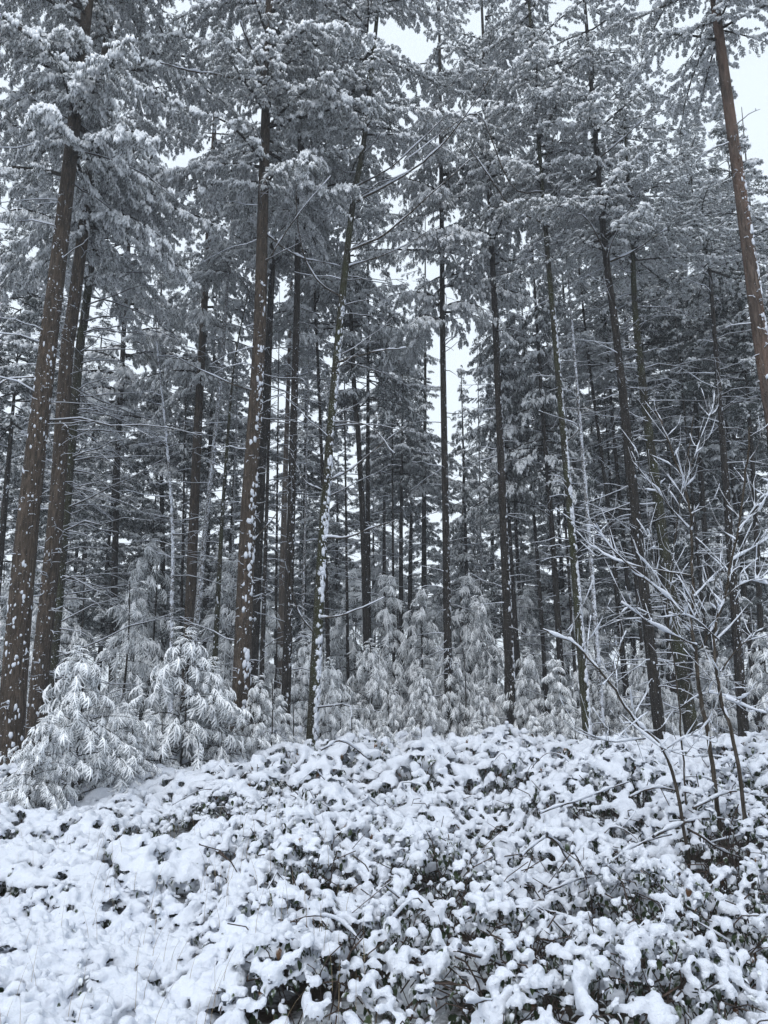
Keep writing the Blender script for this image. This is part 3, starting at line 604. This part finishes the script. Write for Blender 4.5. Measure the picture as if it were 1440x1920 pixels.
Y('shorter bowed hemlock against the stout brown trunk at its left', 408, 1235, 1420, 12.0, 'C0', 1.1, 3.9)
Y('bowed snowy hemlock between the stout brown trunk and the leaning white one', 505, 1268, 1410, 12.4, 'C0', 1.0, 5.0)
Y('low snowy hemlock under the white-plastered leaning trunk', 545, 1305, 1410, 12.8, 'C1', 1.0, 2.0)
Y('small snowy hemlock just right of the white-plastered leaning trunk', 632, 1235, 1410, 14.5, 'C0', .8, .4)
Y('narrow white young conifer with pointed top left of the middle', 733, 1085, 1320, 18.5, 'C1', .9, .4, name='young_spruce')
Y('narrow white young conifer beside its twin, nearer the middle trunk', 778, 1110, 1320, 18.0, 'C1', .9, 2.4, name='young_spruce')
Y('tall pale young conifer behind the leaning white trunk', 655, 1075, 1300, 20.0, 'C1', 1.1, 4.4, name='young_spruce')
Y('bushy snowy hemlock at the left foot of the middle trunk', 790, 1255, 1420, 15.0, 'C0', .8, 1.1)
Y('bushy snowy hemlock further left of the middle trunk', 722, 1285, 1420, 15.2, 'C0', .8, 3.1)
Y('small bushy hemlock at the right foot of the middle trunk', 905, 1290, 1420, 15.0, 'C0', .85, 4.1)
Y('pale young conifer behind the middle trunk on its right', 880, 1085, 1300, 19.5, 'C1', 1.1, 5.5, name='young_spruce')
Y('young fir with clear tiers of white branches right of the middle', 1042, 1240, 1425, 14.5, 'C1', 1.25, .9, name='young_fir')
Y('dark young spruce capped with heavy snow behind the snow-caked trunk', 930, 1120, 1300, 17.0, 'C2', .9, 2.9, name='young_spruce')
Y('snowy young conifer behind the white pole-like trunk', 1148, 1265, 1425, 15.5, 'C1', 1.1, 1.9, name='young_fir')
Y('snowy young conifer low between the two dark trunks at the right', 1262, 1300, 1425, 15.0, 'C0', .8, .2)
Y('white young fir at the right edge behind the sapling', 1432, 1190, 1400, 14.5, 'C1', 1.1, 2.2, name='young_fir')
Y('young conifer in shade behind the sapling stems', 1350, 1235, 1400, 16.0, 'C1', 1.0, 3.2, name='young_fir')
Y('broad dark spruce with white-edged boughs behind the bowed hemlocks on the left', 235, 1085, 1280, 15.0, 'C2', 1.0, .6, name='young_spruce')
Y('dark spruce in deep shade beside the left trunks', 150, 1060, 1280, 17.0, 'C2', 1.0, 2.6, name='young_spruce')
Y('dark spruce in deep shade left of the slender white stem', 285, 1010, 1250, 19.0, 'C2', 1.0, 4.6, name='young_spruce')
Y('dark spruce behind the brown trunk and the arching bush', 400, 1040, 1250, 18.5, 'C2', .9, 5.3, name='young_spruce')
Y('snowy spruce glimpsed between the stout trunk and the specked dark one', 510, 1110, 1280, 17.5, 'C2', .8, 1.3, name='young_spruce')
Y('snowy spruce filling the gap under the far snow pads', 1000, 1110, 1290, 20.0, 'C2', .9, 3.3, name='young_spruce')
Y('shaded spruce behind the greenish trunk', 1085, 1090, 1290, 19.0, 'C2', .9, .3, name='young_spruce')
Y('shaded spruce behind the sturdy dark trunk', 1215, 1080, 1290, 18.5, 'C2', 1.0, 1.8, name='young_spruce')
Y('shaded spruce behind the right sapling, tallest of the undergrowth', 1380, 1030, 1290, 20.0, 'C2', 1.1, 2.8, name='young_spruce')
Y('pale spruce at the left edge behind the thickest trunk', 0, 1050, 1290, 17.0, 'C2', 1.0, 5.8, name='young_spruce')
Y('pale spruce in the bright gap behind the close pair of trunks', 690, 1010, 1250, 26.0, 'C2', .9, 5.1, name='young_spruce')
Y('pale spruce in the bright gap behind the pale dead snag', 850, 1000, 1250, 27.0, 'C2', .9, 4.1, name='young_spruce')

for lab, x, y, D, w, rt in [
    ('low spruce closing the gap between stout trunk and leaning white trunk, far back', 560, 1120, 24, 1.2, .3), ('low spruce far back below the close pair of trunks', 640, 1130, 25, 1.2, 1.3),
    ('low spruce far back just left of the middle trunk', 810, 1135, 24, 1.2, 2.3), ('low spruce far back right of the snow-caked trunk', 1030, 1120, 25, 1.2, 3.3),
    ('low spruce far back behind the white pole-like trunk', 1120, 1110, 23, 1.2, 4.3), ('low spruce far back behind the slender white stem', 330, 1110, 24, 1.2, 5.3),
    ('low spruce far back between thick leaning trunk and specked trunk', 1300, 1100, 23, 1.3, 6.0), ('low spruce far back behind the stout brown trunk', 450, 1115, 23, 1.2, .9),
    ('low spruce far back beside the mossy left trunk', 90, 1100, 23, 1.3, 1.9), ('low spruce far back in the brightest gap', 890, 1170, 28, 1.3, 2.9)]:
    Y(lab, x, y, 1250, D, 'C2', w, rt, name='young_spruce')
for lab, x, y, D, k, w, rt in [
    ('knee-high snowy hemlock at the bramble edge right of the leaning white trunk', 655, 1335, 12.6, 'C0', 1.1, .7), ('knee-high snowy hemlock at the bramble edge below the close pair of trunks', 715, 1350, 12.9, 'C0', 1.2, 1.9),
    ('knee-high snowy hemlock at the bramble edge left of the middle trunk', 785, 1345, 13.2, 'C1', 1.2, 2.9), ('knee-high snowy hemlock at the bramble edge right of the middle trunk', 890, 1350, 13.0, 'C0', 1.1, 4.1),
    ('knee-high snowy hemlock at the bramble edge by the snow-caked trunk', 1000, 1345, 12.8, 'C1', 1.3, 5.1), ('knee-high snowy hemlock at the bramble edge below the greenish trunk', 1075, 1365, 12.4, 'C0', 1.1, 6.0),
    ('knee-high snowy hemlock at the bramble edge below the sturdy dark trunk', 1185, 1355, 12.2, 'C0', 1.1, .2), ('knee-high snowy hemlock at the left foot of the stout brown trunk', 300, 1330, 11.0, 'C0', 1.2, 3.3),
    ('chest-high snowy hemlock behind the leaning white-plastered trunk', 598, 1185, 15.6, 'C0', .9, 2.2), ('chest-high snowy hemlock behind the close pair of trunks', 688, 1200, 15.8, 'C0', .9, 3.4),
    ('chest-high snowy hemlock right behind the middle trunk', 862, 1205, 15.9, 'C0', .9, 4.6), ('chest-high snowy hemlock behind the snow-caked trunk', 968, 1215, 15.7, 'C0', .9, 5.8),
    ('chest-high snowy hemlock behind the greenish leaning trunk', 1108, 1205, 15.6, 'C0', .9, .9), ('chest-high snowy hemlock behind the sturdy dark trunk', 1205, 1210, 15.4, 'C0', .9, 2.0),
    ('chest-high snowy hemlock behind the specked right trunk', 1320, 1215, 15.6, 'C0', .9, 3.0),
    ('knee-high snowy hemlock between the two large bowed hemlocks', 245, 1320, 10.4, 'C0', 1.2, 5.6)]:
    Y(lab, x, y, 1420, D, k, w, rt)
# ------------------------------------------------------------------ ground
def H_ground(x, y): return 0.06 * np.sin(x * .7 + 1) * np.cos(y * .5) + 0.03 * np.sin(x * 1.9 + y * 1.3)
def ground():
    xs = np.concatenate([[-600, -200, -80, -40], np.linspace(-24, 24, 97), [40, 80, 200, 600]])
    ys = np.concatenate([[-200, -60, -15, -4], np.linspace(0, 40, 81), [50, 70, 100, 200, 600, 1200]])
    X, Yg = np.meshgrid(xs, ys); Z = H_ground(X, Yg) * (np.abs(X) < 30) * (Yg > -5) * (Yg < 45)
    V = np.stack([X, Yg, Z - .02], -1).reshape(-1, 3); nx = len(xs)
    i = (np.arange(len(ys) - 1)[:, None] * nx + np.arange(nx - 1)[None]).ravel()
    Tq = np.concatenate([np.stack([i, i + 1, i + nx + 1], -1), np.stack([i, i + nx + 1, i + nx], -1)])
    a = Acc(); a.add(V, Tq, 0)
    m, nt, b = new_mat('snowy_forest_floor'); v, g = pos(nt)
    litter = ramp(nt, noise(nt, v, 8, 4), [(0.3, (0.020, 0.016, 0.012)), (0.7, (0.065, 0.050, 0.036))])
    nt.links.new(mix(nt, ramp(nt, noise(nt, v, 1.6, 5, .65), [(0.46, (0,) * 3), (0.56, (1,) * 3)]), litter, SNOW_C), b.inputs['Base Color'])
    b.inputs['Roughness'].default_value = .9; bump(nt, b, noise(nt, v, 14, 5), .8, .06)
    o = link('ground', a.mesh('ground', [m])); o['kind'] = 'structure'
ground()

# ------------------------------------------------------------------ bramble thicket
PH = [(rng.uniform(-1, 1) * f, rng.uniform(-1, 1) * f, rng.uniform(0, 6.28), a) for f, a in [(2.0, .06), (2.6, .06), (3.5, .05), (4.5, .05), (6, .045), (7, .04), (10, .03), (12, .03), (15, .02)] for _ in (0, 1)]
HOLES = [(*pix(362, 1540, 8.0)[:2], 1.25, .30), (*pix(255, 1595, 7.2)[:2], .8, .25), (*pix(855, 1640, 5.6)[:2], .5, .22), (*pix(1010, 1740, 4.7)[:2], .6, .20), (*pix(800, 1690, 5.1)[:2], .45, .2),
         (*pix(1330, 1600, 5.8)[:2], .6, .3), (*pix(1180, 1680, 5.2)[:2], .6, .25), (*pix(860, 1840, 4.2)[:2], .3, .15), (*pix(1410, 1530, 6.4)[:2], .6, .3), (*pix(1420, 1740, 4.8)[:2], .5, .25)]
def lump(x, y):
    s = 0
    for fx, fy, p, a in PH: s = s + a * np.sin(fx * x + fy * y + p)
    return s
def bush_h(x, y):
    """height of the bramble canopy above the ground"""
    h = np.interp(y, [2.4, 3.5, 5, 7, 9, 11, 13.5, 16, 18], [.10, .16, .30, .48, .62, .72, .64, .45, .3])
    left = 1 / (1 + np.exp((x + 0.55 + (y - 4) * .22) * 3.2))            # lower, smoother ground at the left front
    h = h * (1 - 0.55 * left * np.interp(y, [3, 7, 9, 11], [1, 1, .7, .3]))
    right = np.interp(x, [0.8, 2.6], [0, .22]) * np.interp(y, [4, 6, 8, 10], [0.3, 1, 1, .4])
    return np.maximum(.08, h + right + lump(x, y) * (1.1 - .45 * left) * np.interp(y, [6, 9, 12], [1, .85, .8])), left

thicket = link('bramble_thicket', None, loc=(0, 6, 0))
tag(thicket, 'snow-covered bramble thicket spreading across the whole foreground', 'brambles', kind='stuff')
def sample(n, y0, y1):
    y = np.sqrt(rng.uniform(y0 ** 2, y1 ** 2, n)); x = rng.uniform(-1, 1, n) * (.5 * y + .9)
    return x, y
def blobs(name, y0, y1, dens, rlo, rhi, voxel, smooth_it):
    area = (.5 * (y0 + y1) + 1.8) * (y1 - y0); n = int(area * dens)
    x, y = sample(n, y0, y1); h, left = bush_h(x, y)
    depth = np.where(rng.random(n) < .5, rng.uniform(-.03, .06, n), rng.uniform(.06, .25, n)) * (1 - .5 * left)
    keep = np.ones(n, bool)
    for hx, hy, hr, _ in HOLES:
        hr = hr * .95
        keep &= ~((((x - hx) / hr) ** 2 + ((y - hy) / hr) ** 2 < rng.uniform(.12, .5, n)) & (rng.random(n) < .88))
    x, y, h, depth, left = x[keep], y[keep], h[keep], depth[keep], left[keep]; n = len(x)
    z = np.maximum(H_ground(x, y) + h - depth, .03)
    r = rlo + (rhi - rlo) * rng.random(n) ** 1.6; r = r * np.where(depth > .06, .8, 1)
    acc = Acc(); P = np.stack([x, y, z], -1)
    yaw = rng.uniform(0, 6.28, n); pit = rng.normal(-.15, .4, n); Mx = rot_ypr(yaw, pit, rng.normal(0, .3, n))
    V0, T0 = ICO1; tm = (V0, T0, np.zeros(len(T0), np.int32))
    S = np.stack([r * rng.uniform(.9, 1.45, n), r * rng.uniform(.7, 1.1, n), r * rng.uniform(.75, 1.15, n)], -1)
    stamp(acc, tm, Mx, S, P)
    # the smoother drift at the left front, where only low stalks stand
    kl = np.where((left > .5 + .45 * np.sin(x * 5 + 1) * np.sin(y * 4.3)) & (left > .3) & (y < 8))[0]; kl = kl[rng.random(len(kl)) < .20]
    if len(kl):
        Pl = P[kl] + np.stack([rng.normal(0, .03, len(kl)), rng.normal(0, .03, len(kl)), -.05 - 0 * P[kl, 0]], -1); Rl = rng.uniform(.035, .08, len(kl))
        stamp(acc, tm, rot_ypr(yaw[kl], 0 * pit[kl], 0 * pit[kl]), np.stack([Rl * 1.4, Rl * 1.2, Rl * .6], -1), Pl)
    # smaller lumps that hang off the cushions where a leaf bends
    k = rng.integers(0, n, int(n * 1.1)); a = rng.uniform(0, 6.28, len(k)); rr = r[k] * rng.uniform(.35, .65, len(k))
    P2 = P[k] + np.stack([np.cos(a) * r[k] * .95, np.sin(a) * r[k] * .95, -r[k] * rng.uniform(.0, .7, len(k))], -1)
    M2 = rot_ypr(a, rng.uniform(-1.2, -.3, len(k)), 0 * a)
    stamp(acc, tm, M2, np.stack([rr * rng.uniform(1, 1.7, len(k)), rr * .8, rr * .75], -1), P2)
    me = acc.mesh('tmp', [M_SNOW]); o = bpy.data.objects.new('tmp', me); C.objects.link(o)
    m1 = o.modifiers.new('r', 'REMESH'); m1.mode = 'VOXEL'; m1.voxel_size = voxel; m1.use_smooth_shade = True
    m2 = o.modifiers.new('s', 'SMOOTH'); m2.factor = .5; m2.iterations = smooth_it
    tx = bpy.data.textures.new('crumble', 'CLOUDS'); tx.noise_scale = voxel * 3.2; tx.noise_depth = 2
    m3 = o.modifiers.new('d', 'DISPLACE'); m3.texture = tx; m3.texture_coords = 'LOCAL'; m3.strength = voxel * 2.2; m3.mid_level = .5
    dg = bpy.context.evaluated_depsgraph_get(); out = bpy.data.meshes.new_from_object(o.evaluated_get(dg)); out.name = name
    bpy.data.objects.remove(o); bpy.data.meshes.remove(me)
    if not out.materials: out.materials.append(M_SNOW)
    bm = bmesh.new(); bm.from_mesh(out); bmesh.ops.delete(bm, geom=[f for f in bm.faces if f.normal.z < -.4], context='FACES'); bm.to_mesh(out); bm.free()
    ob = link('snow_cushions', out, thicket, (0, -6, 0)); ob['kind'] = 'stuff'
    print(name, len(out.polygons), n)
    return P, r
PN, rN = blobs('snow_near', 3.1, 6.0, 660, .015, .042, .0136, 2)
PM, rM = blobs('snow_mid', 6.0, 9.5, 400, .020, .050, .0230, 1)
PF, rF = blobs('snow_far', 9.5, 15.0, 150, .03, .075, .041, 1)

# leaves: folded, pointed, hanging from under the cushions
LV = np.array([[0, 0, 0], [.3, .26, -.02], [.3, -.26, -.02], [.65, .22, -.16], [.65, -.22, -.16], [1, 0, -.42], [.34, 0, .05], [.68, 0, -.08]])
LT = np.array([[0, 6, 1], [0, 2, 6], [1, 6, 7], [1, 7, 3], [6, 2, 4], [6, 4, 7], [3, 7, 5], [7, 4, 5]])
def leaf_set(P, r, per, lo, hi):
    k = np.repeat(np.arange(len(P)), per); n = len(k); a = rng.uniform(0, 6.28, n)
    p = P[k] + np.stack([np.cos(a) * r[k] * .6, np.sin(a) * r[k] * .6, -r[k] * rng.uniform(.35, 1.5, n)], -1)
    M = rot_ypr(a + rng.normal(0, .4, n), rng.uniform(-1.2, -.05, n), rng.normal(0, .4, n))
    return p, M, rng.uniform(lo, hi, n)
def leaves(P, r, per, lo, hi, brown):
    p, M, s = leaf_set(P, r, per, lo, hi); acc = Acc()
    b = rng.random(len(p)) < brown
    stamp(acc, (LV, LT, np.zeros(8, np.int32)), M[~b], s[~b], p[~b]); stamp(acc, (LV, LT, np.ones(8, np.int32)), M[b], s[b], p[b])
    o = link('foliage', acc.mesh('foliage', [M_LEAF, M_LEAF_B]), thicket, (0, -6, 0)); o['kind'] = 'stuff'
leaves(PN, rN, 1, .03, .06, .05); leaves(PM, rM, 1, .04, .075, .05); leaves(PF[PF[:, 1] < 13], rF[PF[:, 1] < 13], 1, .06, .10, .15)
# leaves and shoots crowding the dark hollows
hp, hr_ = [], []
for hx, hy, hr, _ in HOLES:
    k = int(110 * hr); xx = hx + rng.normal(0, hr * .33, k); yy = hy + rng.normal(0, hr * .33, k); hh, _l = bush_h(xx, yy)
    hp.append(np.stack([xx, yy, np.maximum(.03, hh * rng.uniform(.15, .85, k))], -1)); hr_.append(np.full(k, .05))
leaves(np.concatenate(hp), np.concatenate(hr_), 2, .035, .065, .05)
# the nearest leaves one by one
lm = []
for mat in (M_LEAF, M_LEAF, M_LEAF_B):
    a = Acc(); a.add(LV, LT, 0); lm.append(a.mesh('leaf', [mat]))
from mathutils import Matrix
sel = np.where(PN[:, 1] < 5.6)[0]; sel = rng.choice(sel, 280, replace=False)
p, M, s = leaf_set(PN[sel], rN[sel] * 1.25, 1, .06, .10)
for i in range(len(p)):
    o = link('leaf', lm[rng.choice(3, p=[.4, .4, .2])], thicket)
    mt = np.eye(4); mt[:3, :3] = M[i] * s[i]; mt[:3, 3] = p[i] - [0, 6, 0]; o.matrix_local = Matrix(mt.tolist())
# fine stems inside the thicket
acc = Acc()
for (y0, y1, n) in ((2.8, 6.3, 1500), (6.3, 11, 1700)):
    x, y = sample(n, y0, y1); h, left = bush_h(x, y)
    for i in range(n):
        if left[i] > .45: continue
        a = rng.uniform(0, 6.28); L = rng.uniform(.15, .5); t = np.linspace(0, 1, 4); hh = h[i] * rng.uniform(.5, 1.0)
        Pp = np.stack([x[i] + np.cos(a) * L * t, y[i] + np.sin(a) * L * t, hh * (1 - (1 - t) ** 2) + rng.normal(0, .02, 4)], -1)
        tube(acc, Pp, np.full(4, rng.uniform(.0025, .0055)), 3, 0, cap=False)
o = link('stems', acc.mesh('stems', [M_CANE]), thicket, (0, -6, 0)); o['kind'] = 'stuff'

# ------------------------------------------------------------------ canes and bare branches with snow lying along them
OFF = (0, 6, 0)
CANES = [ # arching canes seen in the photo: pixel points and distance
    ([(975, 1615), (1000, 1590), (1025, 1573)], 5.6, .010), ([(1025, 1573), (1045, 1590), (1068, 1622)], 5.55, .009),
    ([(1225, 1575), (1290, 1545), (1350, 1540), (1395, 1570)], 6.0, .011), ([(1120, 1640), (1200, 1590), (1260, 1570)], 5.8, .009),
    ([(1010, 1530), (1100, 1500), (1180, 1470)], 7.0, .009), ([(600, 1410), (640, 1392), (690, 1425)], 10.5, .014),
    ([(860, 1790), (920, 1810), (965, 1840)], 4.2, .010), ([(870, 1890), (950, 1882)], 3.9, .009), ([(650, 1740), (690, 1710), (735, 1680)], 4.8, .008),
    ([(190, 1640), (230, 1610), (300, 1580)], 6.6, .009), ([(1290, 1560), (1350, 1600), (1420, 1630)], 5.7, .009), ([(1020, 1680), (1070, 1660), (1110, 1650)], 5.3, .007),
    ([(690, 1590), (640, 1600), (590, 1615)], 6.0, .008), ([(1300, 1520), (1370, 1490), (1440, 1500)], 6.3, .010), ([(1180, 1500), (1240, 1480), (1330, 1500)], 6.6, .009)]
for pts, D, r in CANES:
    snowy_branch([pix(x, y, D + .25 * i) + [0, 0, .02] for i, (x, y) in enumerate(pts)], r, r * .6, 1.2, parent=thicket, offset=OFF, name='cane')
for i in range(45):
    y = rng.uniform(3.4, 10); x = rng.uniform(-.5, 1) * (.5 * y + .6); h, lf = bush_h(np.array([x]), np.array([y])); h = float(h[0])
    a = rng.uniform(0, 6.28); L = rng.uniform(.3, .9)
    P3 = [(x, y, h - .12), (x + cos(a) * L * .35, y + sin(a) * L * .35, h + rng.uniform(-.02, .08)), (x + cos(a + .5) * L * .7, y + sin(a + .5) * L * .7, h + rng.uniform(-.03, .09)), (x + cos(a) * L, y + sin(a) * L, h - .12)]
    snowy_branch(P3, .0055, .003, 1.0, 5, parent=thicket, offset=OFF, name='cane')

# dry grass blades poking out at the left front
ga = Acc()
for i in range(260):
    y = rng.uniform(3.2, 7.5); x = rng.uniform(-.5 * y - .6, -.2 * y + .8); h = float(bush_h(np.array([x]), np.array([y]))[0][0]); L = rng.uniform(.08, .28); a = rng.uniform(0, 6.28); t = np.linspace(0, 1, 5)
    b = rng.uniform(.05, .5) * L
    tube(ga, np.stack([x + cos(a) * b * t * t, y + sin(a) * b * t * t, h - .03 + L * t], -1), .0016 * (1 - .7 * t), 3, 0, cap=False)
tag(link('grass', ga.mesh('grass', [M_STRAW])), 'thin dry grass stalks poking through the snow at the lower left', 'grass', kind='stuff')

# ------------------------------------------------------------------ bare saplings at the right
def sapling(label, stem, D, r, limbs, seed, cat='sapling', ntw=26):
    rg = np.random.default_rng(seed)
    S = [pix(x, y, D) for x, y in stem]; S[0] = np.array([S[0][0], D, 0.02])
    base = np.array([S[0][0], D, 0.0])
    root = link('bare_sapling', None, loc=base); tag(root, label, cat, 'bare snowy saplings at the right')
    o, Q = snowy_branch(S, r * .75, r * .3, 1.1, 7, rg, root, 'stem', BARK['twig'], offset=base)
    allp = [(Q, r * .45)]
    for pts, d0, d1, rr in limbs:
        Pl = [pix(x, y, d0 + (d1 - d0) * i / max(1, len(pts) - 1)) for i, (x, y) in enumerate(pts)]
        o, Ql = snowy_branch(Pl, rr * .68, rr * .28, 1.15, 6, rg, root, 'branch', BARK['twig'], offset=base); allp.append((Ql, rr))
        # side twigs
        for _ in range(int(4 + np.linalg.norm(Ql[-1] - Ql[0]) * 11)):
            i = rg.integers(int(len(Ql) * .2), len(Ql)); q = Ql[i]; tn = Ql[min(i + 1, len(Ql) - 1)] - Ql[max(i - 1, 0)]; tn /= np.linalg.norm(tn) + 1e-9
            d = tn * .6 + rg.normal(0, .42, 3) + [0, 0, .45]; d /= np.linalg.norm(d); L = rg.uniform(.08, .34)
            Pt = [q, q + d * L * .5 + rg.normal(0, .025, 3), q + d * L + [0, 0, rg.uniform(.0, .12)]]
            snowy_branch(np.array(Pt) + base, .0030, .0013, .9, 4, rg, root, 'twig', BARK['twig'], offset=base, n=8)
    for _ in range(ntw):
        i = rg.integers(int(len(Q) * .35), len(Q)); q = Q[i]; a = rg.uniform(0, 6.28); L = rg.uniform(.15, .5); e = rg.uniform(.6, 1.25)
        d = np.array([cos(a) * cos(e), sin(a) * cos(e), sin(e)])
        snowy_branch(np.array([q, q + d * L * .5 + rg.normal(0, .02, 3), q + d * L + [0, 0, .06]]) + base, .0032, .0013, .9, 4, rg, root, 'twig', BARK['twig'], offset=base, n=9)
sapling('forked bare sapling with the thickest upright stem, twigs lined with snow', [(1350, 1490), (1325, 1330), (1312, 1200), (1300, 1080), (1275, 900), (1228, 760)], 6.6, .026,
        [([(1290, 1150), (1230, 1100), (1160, 1040), (1110, 980)], 6.6, 6.2, .014), ([(1305, 1210), (1240, 1180), (1165, 1130)], 6.6, 6.2, .012), ([(1300, 1080), (1230, 1068), (1150, 1050), (1105, 1015)], 6.6, 6.9, .011),
         ([(1315, 1215), (1350, 1150), (1375, 1070), (1440, 1060)], 6.6, 6.4, .012), ([(1280, 930), (1300, 860), (1345, 740)], 6.6, 6.8, .008), ([(1290, 990), (1240, 930), (1190, 870)], 6.6, 6.3, .009),
         ([(1300, 1120), (1360, 1060), (1440, 1010)], 6.6, 6.9, .010)], 5)
sapling('slanting bare stem of the sapling clump, leaning far to the left under snow', [(1290, 1500), (1255, 1430), (1190, 1360), (1130, 1280), (1075, 1215), (1018, 1180)], 6.2, .019,
        [([(1165, 1340), (1235, 1400), (1300, 1420)], 6.2, 6.0, .008), ([(1130, 1285), (1155, 1255), (1160, 1230)], 6.2, 6.1, .008), ([(1210, 1385), (1140, 1390), (1080, 1365)], 6.2, 5.9, .009), ([(1240, 1410), (1290, 1380), (1330, 1385)], 6.2, 5.9, .007)], 6, ntw=10)
sapling('slim bare sapling stem nearest the right edge, splitting into snowy twigs', [(1400, 1520), (1378, 1400), (1355, 1290), (1345, 1180), (1372, 1080), (1400, 900), (1405, 800)], 6.0, .021,
        [([(1350, 1260), (1390, 1210), (1440, 1190)], 6.0, 5.8, .010), ([(1348, 1200), (1300, 1160), (1255, 1150)], 6.0, 5.7, .009), ([(1358, 1120), (1400, 1090), (1450, 1100)], 6.0, 6.3, .010), ([(1385, 1000), (1420, 940), (1450, 920)], 6.0, 6.3, .008), ([(1360, 1310), (1410, 1330), (1450, 1340)], 6.0, 5.8, .008)], 7)
sapling('thin bare whip with long catkin-like snow beads between the sapling stems', [(1285, 1510), (1276, 1400), (1262, 1260), (1245, 1150), (1262, 1000), (1300, 780)], 7.2, .012,
        [([(1250, 1160), (1225, 1060), (1218, 960)], 7.2, 7.0, .006), ([(1270, 1330), (1320, 1300), (1380, 1310)], 7.2, 7.0, .007)], 8, ntw=14)

# ------------------------------------------------------------------ haze
HAZE = 0.0021
if HAZE:
    V = np.array([(x, y, z) for z in (-1.2, 30) for y in (-12, 75) for x in (-45, 45)], float)
    Tq = np.array([(0, 2, 3), (0, 3, 1), (4, 5, 7), (4, 7, 6), (0, 1, 5), (0, 5, 4), (2, 6, 7), (2, 7, 3), (0, 4, 6), (0, 6, 2), (1, 3, 7), (1, 7, 5)])
    a = Acc(); a.add(V, Tq, 0)
    m = bpy.data.materials.new('winter_haze'); m.use_nodes = True; nt = m.node_tree; nt.nodes.clear()
    pv = nt.nodes.new('ShaderNodeVolumePrincipled'); pv.inputs['Color'].default_value = (.92, .95, 1, 1); pv.inputs['Density'].default_value = HAZE
    ou = nt.nodes.new('ShaderNodeOutputMaterial'); nt.links.new(pv.outputs[0], ou.inputs['Volume'])
    o = link('haze', a.mesh('haze', [m], smooth=False)); o['kind'] = 'stuff'; o['label'] = 'thin pale winter haze hanging in the wood'
